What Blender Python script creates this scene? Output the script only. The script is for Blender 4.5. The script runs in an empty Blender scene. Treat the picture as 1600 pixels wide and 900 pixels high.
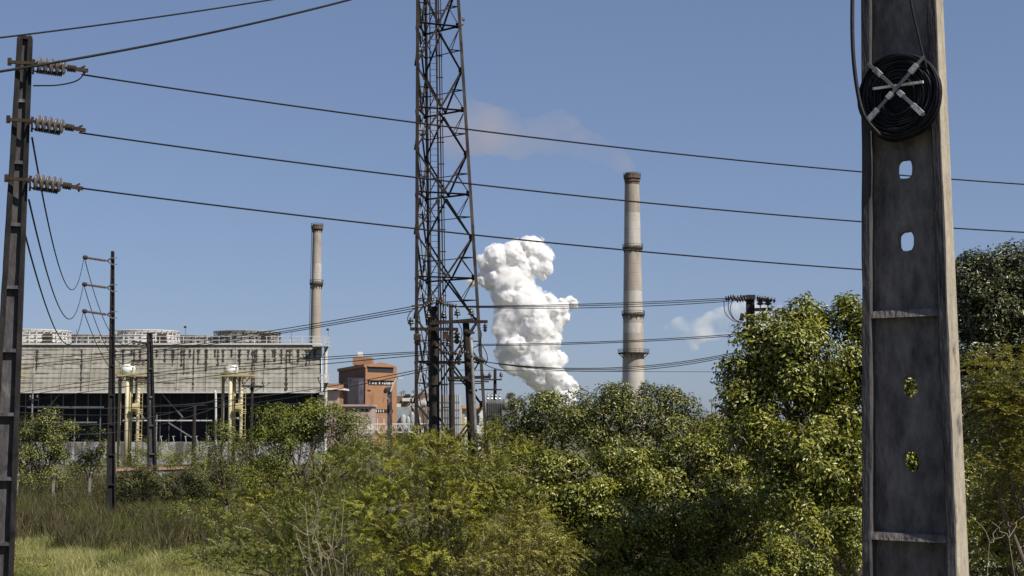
import bpy, bmesh, math, random
import numpy as np
from mathutils import Vector, Matrix, noise as mnoise

random.seed(7)
scene = bpy.context.scene
COL = scene.collection
R = math.radians

# ------------------------------------------------------------------ camera
F = 2200.0                      # focal length in photo pixels (1600 wide)
CAM = Vector((0.0, 0.0, 5.0))
PITCH = math.atan(210.0 / F)
cam_data = bpy.data.cameras.new("camera")
cam_data.sensor_width = 36.0
cam_data.lens = 36.0 * F / 1600.0
cam_data.clip_start = 0.1
cam_data.clip_end = 20000.0
cam = bpy.data.objects.new("camera", cam_data)
cam.location = CAM
cam.rotation_euler = (math.pi / 2 + PITCH, 0, 0)
COL.objects.link(cam)
scene.camera = cam

# ------------------------------------------------------------------ light
SUN_EL = R(47.0)
SUN_H = Vector((0.78, -0.63, 0)).normalized()
SUN_DIR = Vector((SUN_H.x * math.cos(SUN_EL), SUN_H.y * math.cos(SUN_EL), math.sin(SUN_EL)))
world = bpy.data.worlds.new("World")
scene.world = world
world.use_nodes = True
wn, wl = world.node_tree.nodes, world.node_tree.links
wn.clear()
sky = wn.new('ShaderNodeTexSky')
sky.sky_type = 'NISHITA'
sky.sun_disc = False
sky.sun_elevation = SUN_EL
sky.sun_rotation = math.atan2(SUN_H.x, SUN_H.y)
sky.altitude = 0
sky.air_density = 0.8
sky.dust_density = 0.6
sky.ozone_density = 3.0
gam = wn.new('ShaderNodeGamma')             # flatter, hazier gradient than the clear-air model
gam.inputs['Gamma'].default_value = 0.56
tint = wn.new('ShaderNodeMixRGB'); tint.blend_type = 'MULTIPLY'; tint.inputs['Fac'].default_value = 1
tint.inputs['Color2'].default_value = (1.10, 1.22, 1.53, 1)
bg = wn.new('ShaderNodeBackground')
bg.inputs['Strength'].default_value = 0.100
wo = wn.new('ShaderNodeOutputWorld')
wl.new(sky.outputs[0], gam.inputs['Color'])
wl.new(gam.outputs[0], tint.inputs['Color1'])
wl.new(tint.outputs[0], bg.inputs['Color'])
wl.new(bg.outputs[0], wo.inputs['Surface'])

sun_data = bpy.data.lights.new("sun", 'SUN')
sun_data.energy = 5.0
sun_data.angle = R(0.5)
sun_data.color = (1.0, 0.93, 0.82)
sun = bpy.data.objects.new("sun", sun_data)
sun.rotation_euler = SUN_DIR.to_track_quat('Z', 'Y').to_euler()
sun.location = (60, -40, 80)
COL.objects.link(sun)

scene.view_settings.view_transform = 'Standard'
scene.view_settings.look = 'None'
scene.view_settings.exposure = 0.35
scene.view_settings.gamma = 1.0
scene.view_settings.use_curve_mapping = False
scene.cycles.max_bounces = 14
scene.cycles.diffuse_bounces = 3
scene.cycles.glossy_bounces = 2
scene.cycles.transmission_bounces = 4
scene.cycles.transparent_max_bounces = 8
scene.cycles.volume_bounces = 12
scene.cycles.use_denoising = True


def P(px, py, Y):
    """world point seen at photo pixel (px, py) standing at world depth y = Y"""
    u = (px - 800.0) / F
    v = (450.0 - py) / F
    c, s = math.cos(PITCH), math.sin(PITCH)
    dx, dy, dz = u, c - v * s, s + v * c
    k = Y / dy
    return CAM + Vector((dx * k, Y, dz * k))


def proj(p):
    q = p - CAM
    c, s = math.cos(PITCH), math.sin(PITCH)
    f = q.y * c + q.z * s
    v = -q.y * s + q.z * c
    return 800 + F * q.x / f, 450 - F * v / f


def smooth(a, b, x):
    t = min(1, max(0, (x - a) / (b - a)))
    return t * t * (3 - 2 * t)


def ground_z(x, y):
    z = 2.6 * (1 - smooth(3, 17, y))
    if 20 < y < 160:
        z += 0.12 * math.sin(x * 0.31 + 1.3) * math.sin(y * 0.23) + 0.05 * math.sin(x * 1.1) * math.cos(y * 0.9)
    return z


# ------------------------------------------------------------------ materials
def new_mat(name):
    m = bpy.data.materials.new(name)
    m.use_nodes = True
    nt = m.node_tree
    b = nt.nodes['Principled BSDF']
    return m, nt, b


def surf(name, c1, c2, scale=3.0, rough=0.8, stretch=(1, 1, 1), bump=0.3, spots=None, spot_thr=0.62,
         spot_scale=1.5, metallic=0.0, detail=8, spot_stretch=(1, 1, 1), spec=0.4, bump_scale=None, coord='Object'):
    m, nt, b = new_mat(name)
    N, L = nt.nodes, nt.links
    tc = N.new('ShaderNodeTexCoord')
    mp = N.new('ShaderNodeMapping'); mp.inputs['Scale'].default_value = stretch
    L.new(tc.outputs[coord], mp.inputs['Vector'])
    no = N.new('ShaderNodeTexNoise'); no.inputs['Scale'].default_value = scale
    no.inputs['Detail'].default_value = detail; no.inputs['Roughness'].default_value = 0.65
    L.new(mp.outputs[0], no.inputs['Vector'])
    cr = N.new('ShaderNodeValToRGB')
    cr.color_ramp.elements[0].position = 0.3; cr.color_ramp.elements[0].color = (*c1, 1)
    cr.color_ramp.elements[1].position = 0.7; cr.color_ramp.elements[1].color = (*c2, 1)
    L.new(no.outputs['Fac'], cr.inputs[0])
    out = cr.outputs[0]
    if spots:
        mp2 = N.new('ShaderNodeMapping'); mp2.inputs['Scale'].default_value = spot_stretch
        mp2.inputs['Location'].default_value = (3.1, 7.7, 1.9)
        L.new(tc.outputs[coord], mp2.inputs['Vector'])
        n2 = N.new('ShaderNodeTexNoise'); n2.inputs['Scale'].default_value = spot_scale
        n2.inputs['Detail'].default_value = 6; n2.inputs['Roughness'].default_value = 0.6
        L.new(mp2.outputs[0], n2.inputs['Vector'])
        r2 = N.new('ShaderNodeValToRGB')
        r2.color_ramp.elements[0].position = spot_thr - 0.06; r2.color_ramp.elements[0].color = (0, 0, 0, 1)
        r2.color_ramp.elements[1].position = spot_thr + 0.06; r2.color_ramp.elements[1].color = (1, 1, 1, 1)
        L.new(n2.outputs['Fac'], r2.inputs[0])
        mx = N.new('ShaderNodeMixRGB'); mx.inputs['Color2'].default_value = (*spots, 1)
        L.new(r2.outputs[0], mx.inputs['Fac']); L.new(out, mx.inputs['Color1'])
        out = mx.outputs[0]
    L.new(out, b.inputs['Base Color'])
    b.inputs['Roughness'].default_value = rough
    b.inputs['Metallic'].default_value = metallic
    b.inputs['Specular IOR Level'].default_value = spec
    if bump > 0:
        bn = N.new('ShaderNodeTexNoise'); bn.inputs['Scale'].default_value = bump_scale or scale * 4
        bn.inputs['Detail'].default_value = 6
        L.new(mp.outputs[0], bn.inputs['Vector'])
        bp = N.new('ShaderNodeBump'); bp.inputs['Strength'].default_value = bump
        bp.inputs['Distance'].default_value = 0.02
        L.new(bn.outputs['Fac'], bp.inputs['Height'])
        L.new(bp.outputs[0], b.inputs['Normal'])
    return m


def leaf_mat(name, cols, rough=0.45, transl=0.25, tcol=None, patch=None):
    """cols: three colours picked at random leaf by leaf"""
    m, nt, b = new_mat(name)
    N, L = nt.nodes, nt.links
    ge = N.new('ShaderNodeNewGeometry')
    cr = N.new('ShaderNodeValToRGB')
    cr.color_ramp.elements[0].position = 0.0; cr.color_ramp.elements[0].color = (*cols[0], 1)
    cr.color_ramp.elements[1].position = 1.0; cr.color_ramp.elements[1].color = (*cols[2], 1)
    e = cr.color_ramp.elements.new(0.55); e.color = (*cols[1], 1)
    L.new(ge.outputs['Random Per Island'], cr.inputs[0])
    out = cr.outputs[0]
    if patch:
        tc = N.new('ShaderNodeTexCoord')
        no = N.new('ShaderNodeTexNoise'); no.inputs['Scale'].default_value = patch[1]
        no.inputs['Detail'].default_value = 3
        L.new(tc.outputs['Object'], no.inputs['Vector'])
        r2 = N.new('ShaderNodeValToRGB')
        r2.color_ramp.elements[0].position = 0.5; r2.color_ramp.elements[0].color = (0, 0, 0, 1)
        r2.color_ramp.elements[1].position = 0.62; r2.color_ramp.elements[1].color = (1, 1, 1, 1)
        L.new(no.outputs['Fac'], r2.inputs[0])
        mx = N.new('ShaderNodeMixRGB'); mx.inputs['Color2'].default_value = (*patch[0], 1)
        L.new(r2.outputs[0], mx.inputs['Fac']); L.new(out, mx.inputs['Color1'])
        out = mx.outputs[0]
    L.new(out, b.inputs['Base Color'])
    b.inputs['Roughness'].default_value = rough
    b.inputs['Specular IOR Level'].default_value = 0.32
    tr = N.new('ShaderNodeBsdfTranslucent')
    mc = N.new('ShaderNodeMixRGB'); mc.blend_type = 'MULTIPLY'; mc.inputs['Fac'].default_value = 1
    mc.inputs['Color2'].default_value = (*(tcol or (1.6, 1.7, 0.6)), 1)
    L.new(out, mc.inputs['Color1']); L.new(mc.outputs[0], tr.inputs['Color'])
    ms = N.new('ShaderNodeMixShader'); ms.inputs['Fac'].default_value = transl
    L.new(b.outputs[0], ms.inputs[1]); L.new(tr.outputs[0], ms.inputs[2])
    L.new(ms.outputs[0], N['Material Output'].inputs['Surface'])
    return m


M = {}
M['pole_dark'] = surf('weathered_shaded_concrete', (0.030, 0.028, 0.032), (0.10, 0.095, 0.10), 5, 0.9, (3, 3, 0.6), 0.6,
                      spots=(0.19, 0.175, 0.16), spot_thr=0.63, spot_scale=4, spot_stretch=(1, 1, 0.5), spec=0.1)  # weathered tone, darkened to stand in for shade on the near pole's fronts
M['pole_sunlit'] = surf('sunlit_side_concrete', (0.24, 0.205, 0.16), (0.42, 0.37, 0.29), 6, 0.85, (3, 3, 0.6), 0.9,
                      spots=(0.10, 0.085, 0.075), spot_thr=0.64, spot_scale=11, spot_stretch=(1, 1, 0.5))  # sunlight on the near pole's outer side is put into this paler colour
M['pole_web'] = surf('blotchy_concrete', (0.035, 0.030, 0.031), (0.225, 0.198, 0.190), 4.5, 0.9, (2.2, 2.2, 1.0), 1.0,
                     spots=(0.03, 0.028, 0.03), spot_thr=0.6, spot_scale=2.5, spot_stretch=(1.5, 1.5, 0.6))  # blotchy dark to mid grey for the web and stiffeners
M['pole_black'] = surf('black_concrete', (0.009, 0.009, 0.010), (0.034, 0.032, 0.032), 5, 0.9, (2, 2, 0.6), 0.5,
                       spots=(0.14, 0.13, 0.12), spot_thr=0.72, spot_scale=3, spec=0.1)
M['wood_dark'] = surf('dark_weathered_wood', (0.014, 0.012, 0.012), (0.05, 0.043, 0.038), 4, 0.9, (4, 4, 0.4), 0.5, spec=0.1)
M['wire'] = surf('aged_conductor', (0.008, 0.008, 0.009), (0.02, 0.02, 0.02), 6, 0.6, bump=0, spec=0.1)
M['wire_pale'] = surf('pale_conductor', (0.07, 0.07, 0.07), (0.12, 0.115, 0.11), 6, 0.5, bump=0)
M['black_cable'] = surf('black_cable_sheath', (0.006, 0.006, 0.008), (0.016, 0.016, 0.02), 30, 0.55, bump=0.1, spec=0.2)
M['porcelain'] = surf('brown_porcelain', (0.05, 0.038, 0.032), (0.19, 0.155, 0.13), 9, 0.3, bump=0, spec=0.7)
M['porcelain_dark'] = surf('dark_porcelain', (0.02, 0.015, 0.013), (0.06, 0.045, 0.038), 9, 0.3, bump=0, spec=0.6)
M['iron'] = surf('rusty_iron_fittings', (0.025, 0.019, 0.016), (0.08, 0.056, 0.042), 12, 0.75, bump=0.2, spec=0.1)
M['iron_grey'] = surf('dull_galvanised_steel', (0.16, 0.155, 0.15), (0.28, 0.265, 0.25), 8, 0.55, bump=0.1, metallic=0.3,
                      spots=(0.12, 0.07, 0.045), spot_thr=0.64, spot_scale=5)
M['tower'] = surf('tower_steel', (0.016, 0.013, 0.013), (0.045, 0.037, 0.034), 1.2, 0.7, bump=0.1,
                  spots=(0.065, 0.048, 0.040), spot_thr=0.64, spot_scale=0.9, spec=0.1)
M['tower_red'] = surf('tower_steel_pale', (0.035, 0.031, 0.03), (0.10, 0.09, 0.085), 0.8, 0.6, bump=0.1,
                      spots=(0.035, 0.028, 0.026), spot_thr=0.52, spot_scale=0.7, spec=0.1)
M['tape'] = surf('white_tape', (0.42, 0.40, 0.42), (0.62, 0.60, 0.62), 20, 0.6, bump=0.1,
                 spots=(0.08, 0.07, 0.08), spot_thr=0.62, spot_scale=14)
M['chimney'] = surf('chimney_concrete', (0.25, 0.215, 0.185), (0.36, 0.32, 0.28), 0.35, 0.9, (1, 1, 0.35), 0.3,
                    spots=(0.17, 0.14, 0.115), spot_thr=0.66, spot_scale=0.25, spot_stretch=(1, 1, 0.25))
M['chimney_white'] = surf('faded_white_paint', (0.34, 0.315, 0.29), (0.47, 0.445, 0.415), 0.5, 0.8, (1, 1, 0.35), 0.2,
                          spots=(0.31, 0.265, 0.22), spot_thr=0.60, spot_scale=0.4, spot_stretch=(1, 1, 0.3))
M['chimney_dark'] = surf('soot_blackened_concrete', (0.05, 0.035, 0.03), (0.17, 0.12, 0.095), 0.8, 0.9, (1, 1, 0.3), 0.3)
M['panel'] = None
M['panel_edge'] = surf('facade_trim', (0.42, 0.42, 0.41), (0.56, 0.55, 0.53), 2, 0.7, bump=0)
M['dark_wall'] = surf('shaded_louvre_fill', (0.012, 0.014, 0.018), (0.03, 0.033, 0.04), 1.5, 0.7, bump=0.1, spec=0.1)  # near-black fill; the open storey's inner shade is part of this colour
M['steel_beam'] = surf('pale_painted_steel', (0.42, 0.42, 0.42), (0.6, 0.6, 0.58), 2, 0.6, bump=0,
                       spots=(0.16, 0.12, 0.09), spot_thr=0.62, spot_scale=1.2)
M['steel_mid'] = surf('grey_painted_steel', (0.10, 0.105, 0.11), (0.19, 0.19, 0.19), 2, 0.6, bump=0)
M['steel_dark'] = surf('dark_grimy_steel', (0.035, 0.036, 0.038), (0.08, 0.08, 0.08), 2, 0.7, bump=0, spec=0.15)
M['stack_white'] = surf('white_fibreglass', (0.44, 0.43, 0.41), (0.6, 0.59, 0.57), 1.5, 0.6, bump=0.1,
                        spots=(0.30, 0.26, 0.21), spot_thr=0.62, spot_scale=0.9, spot_stretch=(1, 1, 0.4))
M['stack_grey'] = surf('grimy_fibreglass', (0.17, 0.165, 0.155), (0.34, 0.33, 0.31), 1.5, 0.7, bump=0.1,
                       spots=(0.08, 0.065, 0.05), spot_thr=0.6, spot_scale=1.1, spot_stretch=(1, 1, 0.4))
M['basin'] = surf('stained_white_concrete', (0.24, 0.24, 0.245), (0.40, 0.40, 0.40), 1.2, 0.85, (1, 1, 0.4), 0.2,
                  spots=(0.09, 0.085, 0.08), spot_thr=0.52, spot_scale=0.8, spot_stretch=(1.2, 1, 0.2))
M['yellow'] = surf('faded_yellow_paint', (0.32, 0.26, 0.11), (0.46, 0.39, 0.20), 1.6, 0.6, (1, 1, 0.4), 0.1,
                   spots=(0.22, 0.14, 0.06), spot_thr=0.66, spot_scale=1.6, spot_stretch=(1, 1, 0.4))
M['cream'] = surf('cream_painted_pipe', (0.38, 0.335, 0.22), (0.52, 0.475, 0.34), 1.2, 0.6, (1, 1, 0.3), 0.1,
                  spots=(0.3, 0.2, 0.1), spot_thr=0.66, spot_scale=1.6)
M['tan'] = surf('tan_painted_steel', (0.20, 0.155, 0.105), (0.33, 0.26, 0.18), 1.5, 0.7, bump=0.1)
M['tank_white'] = surf('white_valve_body', (0.55, 0.58, 0.55), (0.75, 0.77, 0.74), 4, 0.4, bump=0)
M['orange'] = surf('orange_rendered_wall', (0.245, 0.128, 0.068), (0.30, 0.160, 0.088), 0.5, 0.9, bump=0.15,
                   spots=(0.19, 0.10, 0.062), spot_thr=0.62, spot_scale=0.35, spot_stretch=(1, 1, 0.4))
M['shaded_orange'] = surf('shaded_orange_wall', (0.13, 0.065, 0.05), (0.19, 0.095, 0.072), 0.5, 0.9, bump=0.15)  # shade on the mill's left face is painted into this darker orange
M['pink'] = surf('dusty_pink_wall', (0.31, 0.235, 0.215), (0.41, 0.32, 0.295), 0.7, 0.9, bump=0.15,
                 spots=(0.26, 0.18, 0.16), spot_thr=0.64, spot_scale=0.6, spot_stretch=(1, 1, 0.4))
M['white_wall'] = surf('pale_wall', (0.55, 0.54, 0.53), (0.7, 0.69, 0.67), 0.8, 0.8, bump=0.1,
                       spots=(0.4, 0.36, 0.32), spot_thr=0.62, spot_scale=0.8)
M['blue_panel'] = surf('pale_blue_metal', (0.20, 0.24, 0.27), (0.32, 0.36, 0.39), 0.9, 0.5, bump=0,
                       spots=(0.25, 0.18, 0.13), spot_thr=0.62, spot_scale=0.8)
M['ribbed'] = surf('ribbed_pale_metal', (0.30, 0.31, 0.325), (0.40, 0.41, 0.42), 0.9, 0.5, bump=0)
M['dark_glass'] = surf('dark_window_void', (0.015, 0.015, 0.018), (0.04, 0.04, 0.045), 2, 0.35, bump=0)
M['shard'] = surf('broken_pane_glass', (0.35, 0.37, 0.4), (0.6, 0.62, 0.65), 3, 0.2, bump=0)
M['rust'] = surf('rusted_plant_steel', (0.09, 0.055, 0.04), (0.22, 0.145, 0.11), 1.5, 0.85, bump=0.2,
                 spots=(0.4, 0.36, 0.31), spot_thr=0.62, spot_scale=0.8)
M['terracotta'] = surf('terracotta_edge', (0.42, 0.21, 0.13), (0.56, 0.31, 0.21), 1.5, 0.85, bump=0.1)
M['transformer'] = surf('transformer_grey', (0.10, 0.105, 0.10), (0.2, 0.2, 0.19), 2, 0.6, bump=0.1,
                        spots=(0.07, 0.05, 0.035), spot_thr=0.6, spot_scale=1.5)
M['bark'] = surf('bark', (0.06, 0.045, 0.033), (0.16, 0.125, 0.095), 6, 0.95, (3, 3, 0.5), 0.8)
M['bark_pale'] = surf('pale_dry_bark', (0.22, 0.18, 0.135), (0.40, 0.34, 0.27), 8, 0.9, (3, 3, 0.5), 0.5)
M['fence_post'] = surf('fence_post_concrete', (0.13, 0.12, 0.105), (0.26, 0.24, 0.215), 4, 0.9, bump=0.3)

M['leaf_broad'] = leaf_mat('broad_leaf', [(0.026, 0.034, 0.005), (0.125, 0.138, 0.020), (0.36, 0.355, 0.085)], 0.30, 0.10, patch=((0.20, 0.205, 0.030), 1.1))
M['leaf_dark'] = leaf_mat('dark_leaf', [(0.018, 0.024, 0.005), (0.088, 0.097, 0.017), (0.27, 0.27, 0.07)], 0.32, 0.08)
M['leaf_dull'] = leaf_mat('dull_leaf', [(0.026, 0.032, 0.012), (0.075, 0.080, 0.030), (0.19, 0.188, 0.082)], 0.33, 0.08)
M['leaf_fine'] = leaf_mat('fine_leaf', [(0.034, 0.041, 0.005), (0.130, 0.136, 0.018), (0.35, 0.325, 0.068)], 0.42, 0.2, patch=((0.26, 0.255, 0.028), 1.0))
M['leaf_fine_green'] = leaf_mat('fine_green_leaf', [(0.032, 0.044, 0.008), (0.105, 0.122, 0.018), (0.235, 0.245, 0.055)], 0.42, 0.15, patch=((0.165, 0.175, 0.024), 0.9))
M['leaf_olive'] = leaf_mat('olive_frond', [(0.055, 0.052, 0.009), (0.185, 0.170, 0.030), (0.40, 0.355, 0.095)], 0.45, 0.18)
M['leaf_hedge'] = leaf_mat('creeper_leaf', [(0.034, 0.040, 0.012), (0.072, 0.080, 0.022), (0.145, 0.145, 0.05)], 0.55, 0.18,
                           patch=((0.10, 0.09, 0.035), 0.9))
M['grass_pale'] = leaf_mat('pale_grass_blade', [(0.19, 0.195, 0.055), (0.34, 0.33, 0.12), (0.50, 0.46, 0.25)], 0.6, 0.3,
                           patch=((0.15, 0.175, 0.045), 0.55), tcol=(1.1, 1.1, 0.7))
M['grass_brown'] = leaf_mat('brown_grass_blade', [(0.040, 0.038, 0.015), (0.078, 0.070, 0.028), (0.14, 0.118, 0.055)], 0.7, 0.2,
                            patch=((0.085, 0.095, 0.022), 0.45), tcol=(1.2, 1.1, 0.7))


def ground_mat():
    m, nt, b = new_mat('ground_soil_and_turf')
    N, L = nt.nodes, nt.links
    tc = N.new('ShaderNodeTexCoord')
    no = N.new('ShaderNodeTexNoise'); no.inputs['Scale'].default_value = 0.35; no.inputs['Detail'].default_value = 12
    no.inputs['Roughness'].default_value = 0.7
    L.new(tc.outputs['Object'], no.inputs['Vector'])
    cr = N.new('ShaderNodeValToRGB')
    cr.color_ramp.elements[0].position = 0.35; cr.color_ramp.elements[0].color = (0.06, 0.062, 0.025, 1)
    cr.color_ramp.elements[1].position = 0.68; cr.color_ramp.elements[1].color = (0.17, 0.135, 0.08, 1)
    e = cr.color_ramp.elements.new(0.5); e.color = (0.09, 0.09, 0.035, 1)
    L.new(no.outputs['Fac'], cr.inputs[0]); L.new(cr.outputs[0], b.inputs['Base Color'])
    b.inputs['Roughness'].default_value = 0.95
    bp = N.new('ShaderNodeBump'); bp.inputs['Strength'].default_value = 0.8; bp.inputs['Distance'].default_value = 0.1
    n2 = N.new('ShaderNodeTexNoise'); n2.inputs['Scale'].default_value = 4; n2.inputs['Detail'].default_value = 8
    L.new(tc.outputs['Object'], n2.inputs['Vector'])
    L.new(n2.outputs['Fac'], bp.inputs['Height']); L.new(bp.outputs[0], b.inputs['Normal'])
    return m


def panel_mat():
    """grey-beige corrugated louvre sheets with dark run stains and dashes of grime"""
    m, nt, b = new_mat('corrugated_louvre_sheet')
    N, L = nt.nodes, nt.links
    ge = N.new('ShaderNodeNewGeometry')

    def noise(scale, stretch, loc=(0, 0, 0), detail=5):
        mp = N.new('ShaderNodeMapping'); mp.inputs['Scale'].default_value = stretch
        mp.inputs['Location'].default_value = loc
        L.new(ge.outputs['Position'], mp.inputs['Vector'])
        n = N.new('ShaderNodeTexNoise'); n.inputs['Scale'].default_value = scale; n.inputs['Detail'].default_value = detail
        L.new(mp.outputs[0], n.inputs['Vector'])
        return n.outputs['Fac']

    def ramp(x, a, b_):
        r = N.new('ShaderNodeMapRange'); r.inputs['From Min'].default_value = a; r.inputs['From Max'].default_value = b_
        L.new(x, r.inputs['Value']); return r.outputs[0]

    def mix(fac, c1, c2):
        mx = N.new('ShaderNodeMixRGB')
        if isinstance(fac, float): mx.inputs['Fac'].default_value = fac
        else: L.new(fac, mx.inputs['Fac'])
        for i, c in ((1, c1), (2, c2)):
            if isinstance(c, tuple): mx.inputs[i].default_value = (*c, 1)
            else: L.new(c, mx.inputs[i])
        return mx.outputs[0]
    base = mix(ramp(noise(1.0, (0.5, 1, 1.2), detail=10), 0.35, 0.65), (0.22, 0.212, 0.188), (0.32, 0.312, 0.28))
    base = mix(ramp(noise(1.0, (6, 1, 1.5), (5, 0, 2)), 0.45, 0.75), base, (0.27, 0.25, 0.205))
    # short dashes of grime lying along the courses, in drifting bands
    d1 = ramp(noise(1.0, (0.8, 1, 6.0), (11, 0, 4), 3), 0.56, 0.62)
    d2 = ramp(noise(1.0, (0.07, 1, 0.55), (3, 0, 9), 2), 0.42, 0.55)
    mm = N.new('ShaderNodeMath'); mm.operation = 'MULTIPLY'; L.new(d1, mm.inputs[0]); L.new(d2, mm.inputs[1])
    base = mix(mm.outputs[0], base, (0.09, 0.075, 0.062))
    ob = N.new('ShaderNodeAttribute'); ob.attribute_type = 'OBJECT'; ob.attribute_name = 'tint'
    base = mix(ob.outputs['Fac'], base, (0.22, 0.205, 0.165))
    L.new(base, b.inputs['Base Color'])
    b.inputs['Roughness'].default_value = 0.85
    return m


M['ground'] = ground_mat()
M['panel'] = panel_mat()
M['stain'] = surf('black_run_stain', (0.012, 0.010, 0.009), (0.06, 0.05, 0.045), 3, 0.9, bump=0)

# ------------------------------------------------------------------ object helpers


def tag(o, label=None, cat=None, group=None, kind=None):
    if label: o['label'] = label
    if cat: o['category'] = cat
    if group: o['group'] = group
    if kind: o['kind'] = kind
    return o


def empty(name, loc, label=None, cat=None, group=None):
    o = bpy.data.objects.new(name, None)
    o.location = loc
    o.empty_display_size = 0.3
    COL.objects.link(o)
    tag(o, label, cat, group)
    o['wx'], o['wy'], o['wz'] = loc[0], loc[1], loc[2]
    return o


def origin_of(o):
    if o is None: return Vector((0, 0, 0))
    v = Vector((0, 0, 0))
    while o is not None:
        v += Vector(o.location); o = o.parent
    return v


class MB:
    def __init__(s):
        s.v, s.f, s.mi = [], [], []

    def add(s, verts, faces, mi=0):
        n = len(s.v)
        s.v += [tuple(v) for v in verts]
        s.f += [tuple(i + n for i in f) for f in faces]
        s.mi += [mi] * len(faces)

    def hexa(s, c, mi=0):
        """8 corners: bottom 0-3 ccw, top 4-7"""
        s.add(c, [(3, 2, 1, 0), (4, 5, 6, 7), (0, 1, 5, 4), (1, 2, 6, 5), (2, 3, 7, 6), (3, 0, 4, 7)], mi)

    def box(s, c, d, rz=0.0, mi=0):
        hx, hy, hz = d[0] / 2, d[1] / 2, d[2] / 2
        co, si = math.cos(rz), math.sin(rz)
        pts = []
        for z in (-hz, hz):
            for x, y in ((-hx, -hy), (hx, -hy), (hx, hy), (-hx, hy)):
                pts.append((c[0] + x * co - y * si, c[1] + x * si + y * co, c[2] + z))
        s.hexa(pts, mi)

    def bar(s, a, b, w, h=None, mi=0, up=Vector((0, 0, 1))):
        a, b = Vector(a), Vector(b); h = h or w
        d = (b - a).normalized()
        if abs(d.dot(up)) > 0.97: up = Vector((0, 1, 0))
        x = d.cross(up).normalized(); y = x.cross(d).normalized()
        x *= w / 2; y *= h / 2
        s.hexa([a - x - y, a + x - y, a + x + y, a - x + y, b - x - y, b + x - y, b + x + y, b - x + y], mi)

    def angle(s, a, b, w, t=None, mi=0, side=Vector((0, -1, 0))):
        """L-section steel member"""
        a, b = Vector(a), Vector(b); t = t or w * 0.22
        d = (b - a).normalized()
        x = d.cross(side)
        if x.length < 0.05: x = d.cross(Vector((1, 0, 0)))
        x.normalize(); y = x.cross(d).normalized()
        s.bar(a + y * (w / 2), b + y * (w / 2), t, w, mi, up=y) if False else None
        for (cx, cy, ww, hh) in ((w / 2, t / 2, w, t), (t / 2, w / 2 + t / 2, t, w - t)):
            o = x * cx + y * cy
            X, Y = x * (ww / 2), y * (hh / 2)
            A, B = a + o, b + o
            s.hexa([A - X - Y, A + X - Y, A + X + Y, A - X + Y, B - X - Y, B + X - Y, B + X + Y, B - X + Y], mi)

    def tube(s, pts, r, n=8, mi=0, cap=True):
        pts = [Vector(p) for p in pts]
        if not isinstance(r, (list, tuple)): r = [r] * len(pts)
        rings = []
        prev = None
        for i, p in enumerate(pts):
            d = (pts[min(i + 1, len(pts) - 1)] - pts[max(i - 1, 0)])
            if d.length < 1e-9: d = Vector((0, 0, 1))
            d.normalize()
            if prev is None:
                ref = Vector((0, 0, 1)) if abs(d.z) < 0.9 else Vector((1, 0, 0))
                x = d.cross(ref).normalized()
            else:
                x = prev - d * prev.dot(d)
                x = x.normalized() if x.length > 1e-6 else d.orthogonal().normalized()
            prev = x
            y = d.cross(x)
            rings.append([p + (x * math.cos(2 * math.pi * k / n) + y * math.sin(2 * math.pi * k / n)) * r[i] for k in range(n)])
        vs = [q for ring in rings for q in ring]
        fs = []
        for i in range(len(pts) - 1):
            for k in range(n):
                a = i * n + k; b = i * n + (k + 1) % n
                fs.append((a, b, b + n, a + n))
        if cap:
            fs.append(tuple(range(n - 1, -1, -1)))
            fs.append(tuple((len(pts) - 1) * n + k for k in range(n)))
        s.add(vs, fs, mi)

    def lathe(s, prof, c, n=24, axis=None, mi=0):
        """prof [(r, h)...] round the axis through c"""
        ax = Vector(axis).normalized() if axis else Vector((0, 0, 1))
        x = ax.orthogonal().normalized(); y = ax.cross(x)
        c = Vector(c)
        vs = []
        for r, h in prof:
            for k in range(n):
                a = 2 * math.pi * k / n
                vs.append(c + ax * h + (x * math.cos(a) + y * math.sin(a)) * r)
        fs = []
        for i in range(len(prof) - 1):
            for k in range(n):
                a = i * n + k; b = i * n + (k + 1) % n
                fs.append((a, b, b + n, a + n))
        fs.append(tuple(range(n - 1, -1, -1)))
        fs.append(tuple((len(prof) - 1) * n + k for k in range(n)))
        s.add(vs, fs, mi)

    def build(s, name, mat, parent=None, smooth_=False, base=None):
        if parent is not None:
            o0 = origin_of(parent)
        elif base is not None:
            o0 = Vector(base)
        else:
            xs = [v[0] for v in s.v]; ys = [v[1] for v in s.v]; zs = [v[2] for v in s.v]
            o0 = Vector(((min(xs) + max(xs)) / 2, (min(ys) + max(ys)) / 2, min(zs)))
        me = bpy.data.meshes.new(name)
        me.from_pydata([(v[0] - o0.x, v[1] - o0.y, v[2] - o0.z) for v in s.v], [], s.f)
        mats = mat if isinstance(mat, (list, tuple)) else [mat]
        for m_ in mats: me.materials.append(m_)
        if len(mats) > 1: me.polygons.foreach_set('material_index', s.mi)
        if smooth_: me.polygons.foreach_set('use_smooth', [True] * len(me.polygons))
        me.update()
        o = bpy.data.objects.new(name, me)
        COL.objects.link(o)
        if parent is not None: o.parent = parent
        else: o.location = o0
        return o


def one(fn, name, mat, parent=None, **kw):
    b = MB(); fn(b); return b.build(name, mat, parent, **kw)


# ------------------------------------------------------------------ ground (one sheet to the horizon)
def axis_steps(lo, hi, fine_lo, fine_hi, fine, n_out):
    a = list(np.arange(fine_lo, fine_hi + fine / 2, fine))
    left = [fine_lo - (fine_lo - lo) * (k / n_out) ** 2.5 for k in range(n_out, 0, -1)]
    right = [fine_hi + (hi - fine_hi) * (k / n_out) ** 2.5 for k in range(1, n_out + 1)]
    return left + a + right


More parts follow.
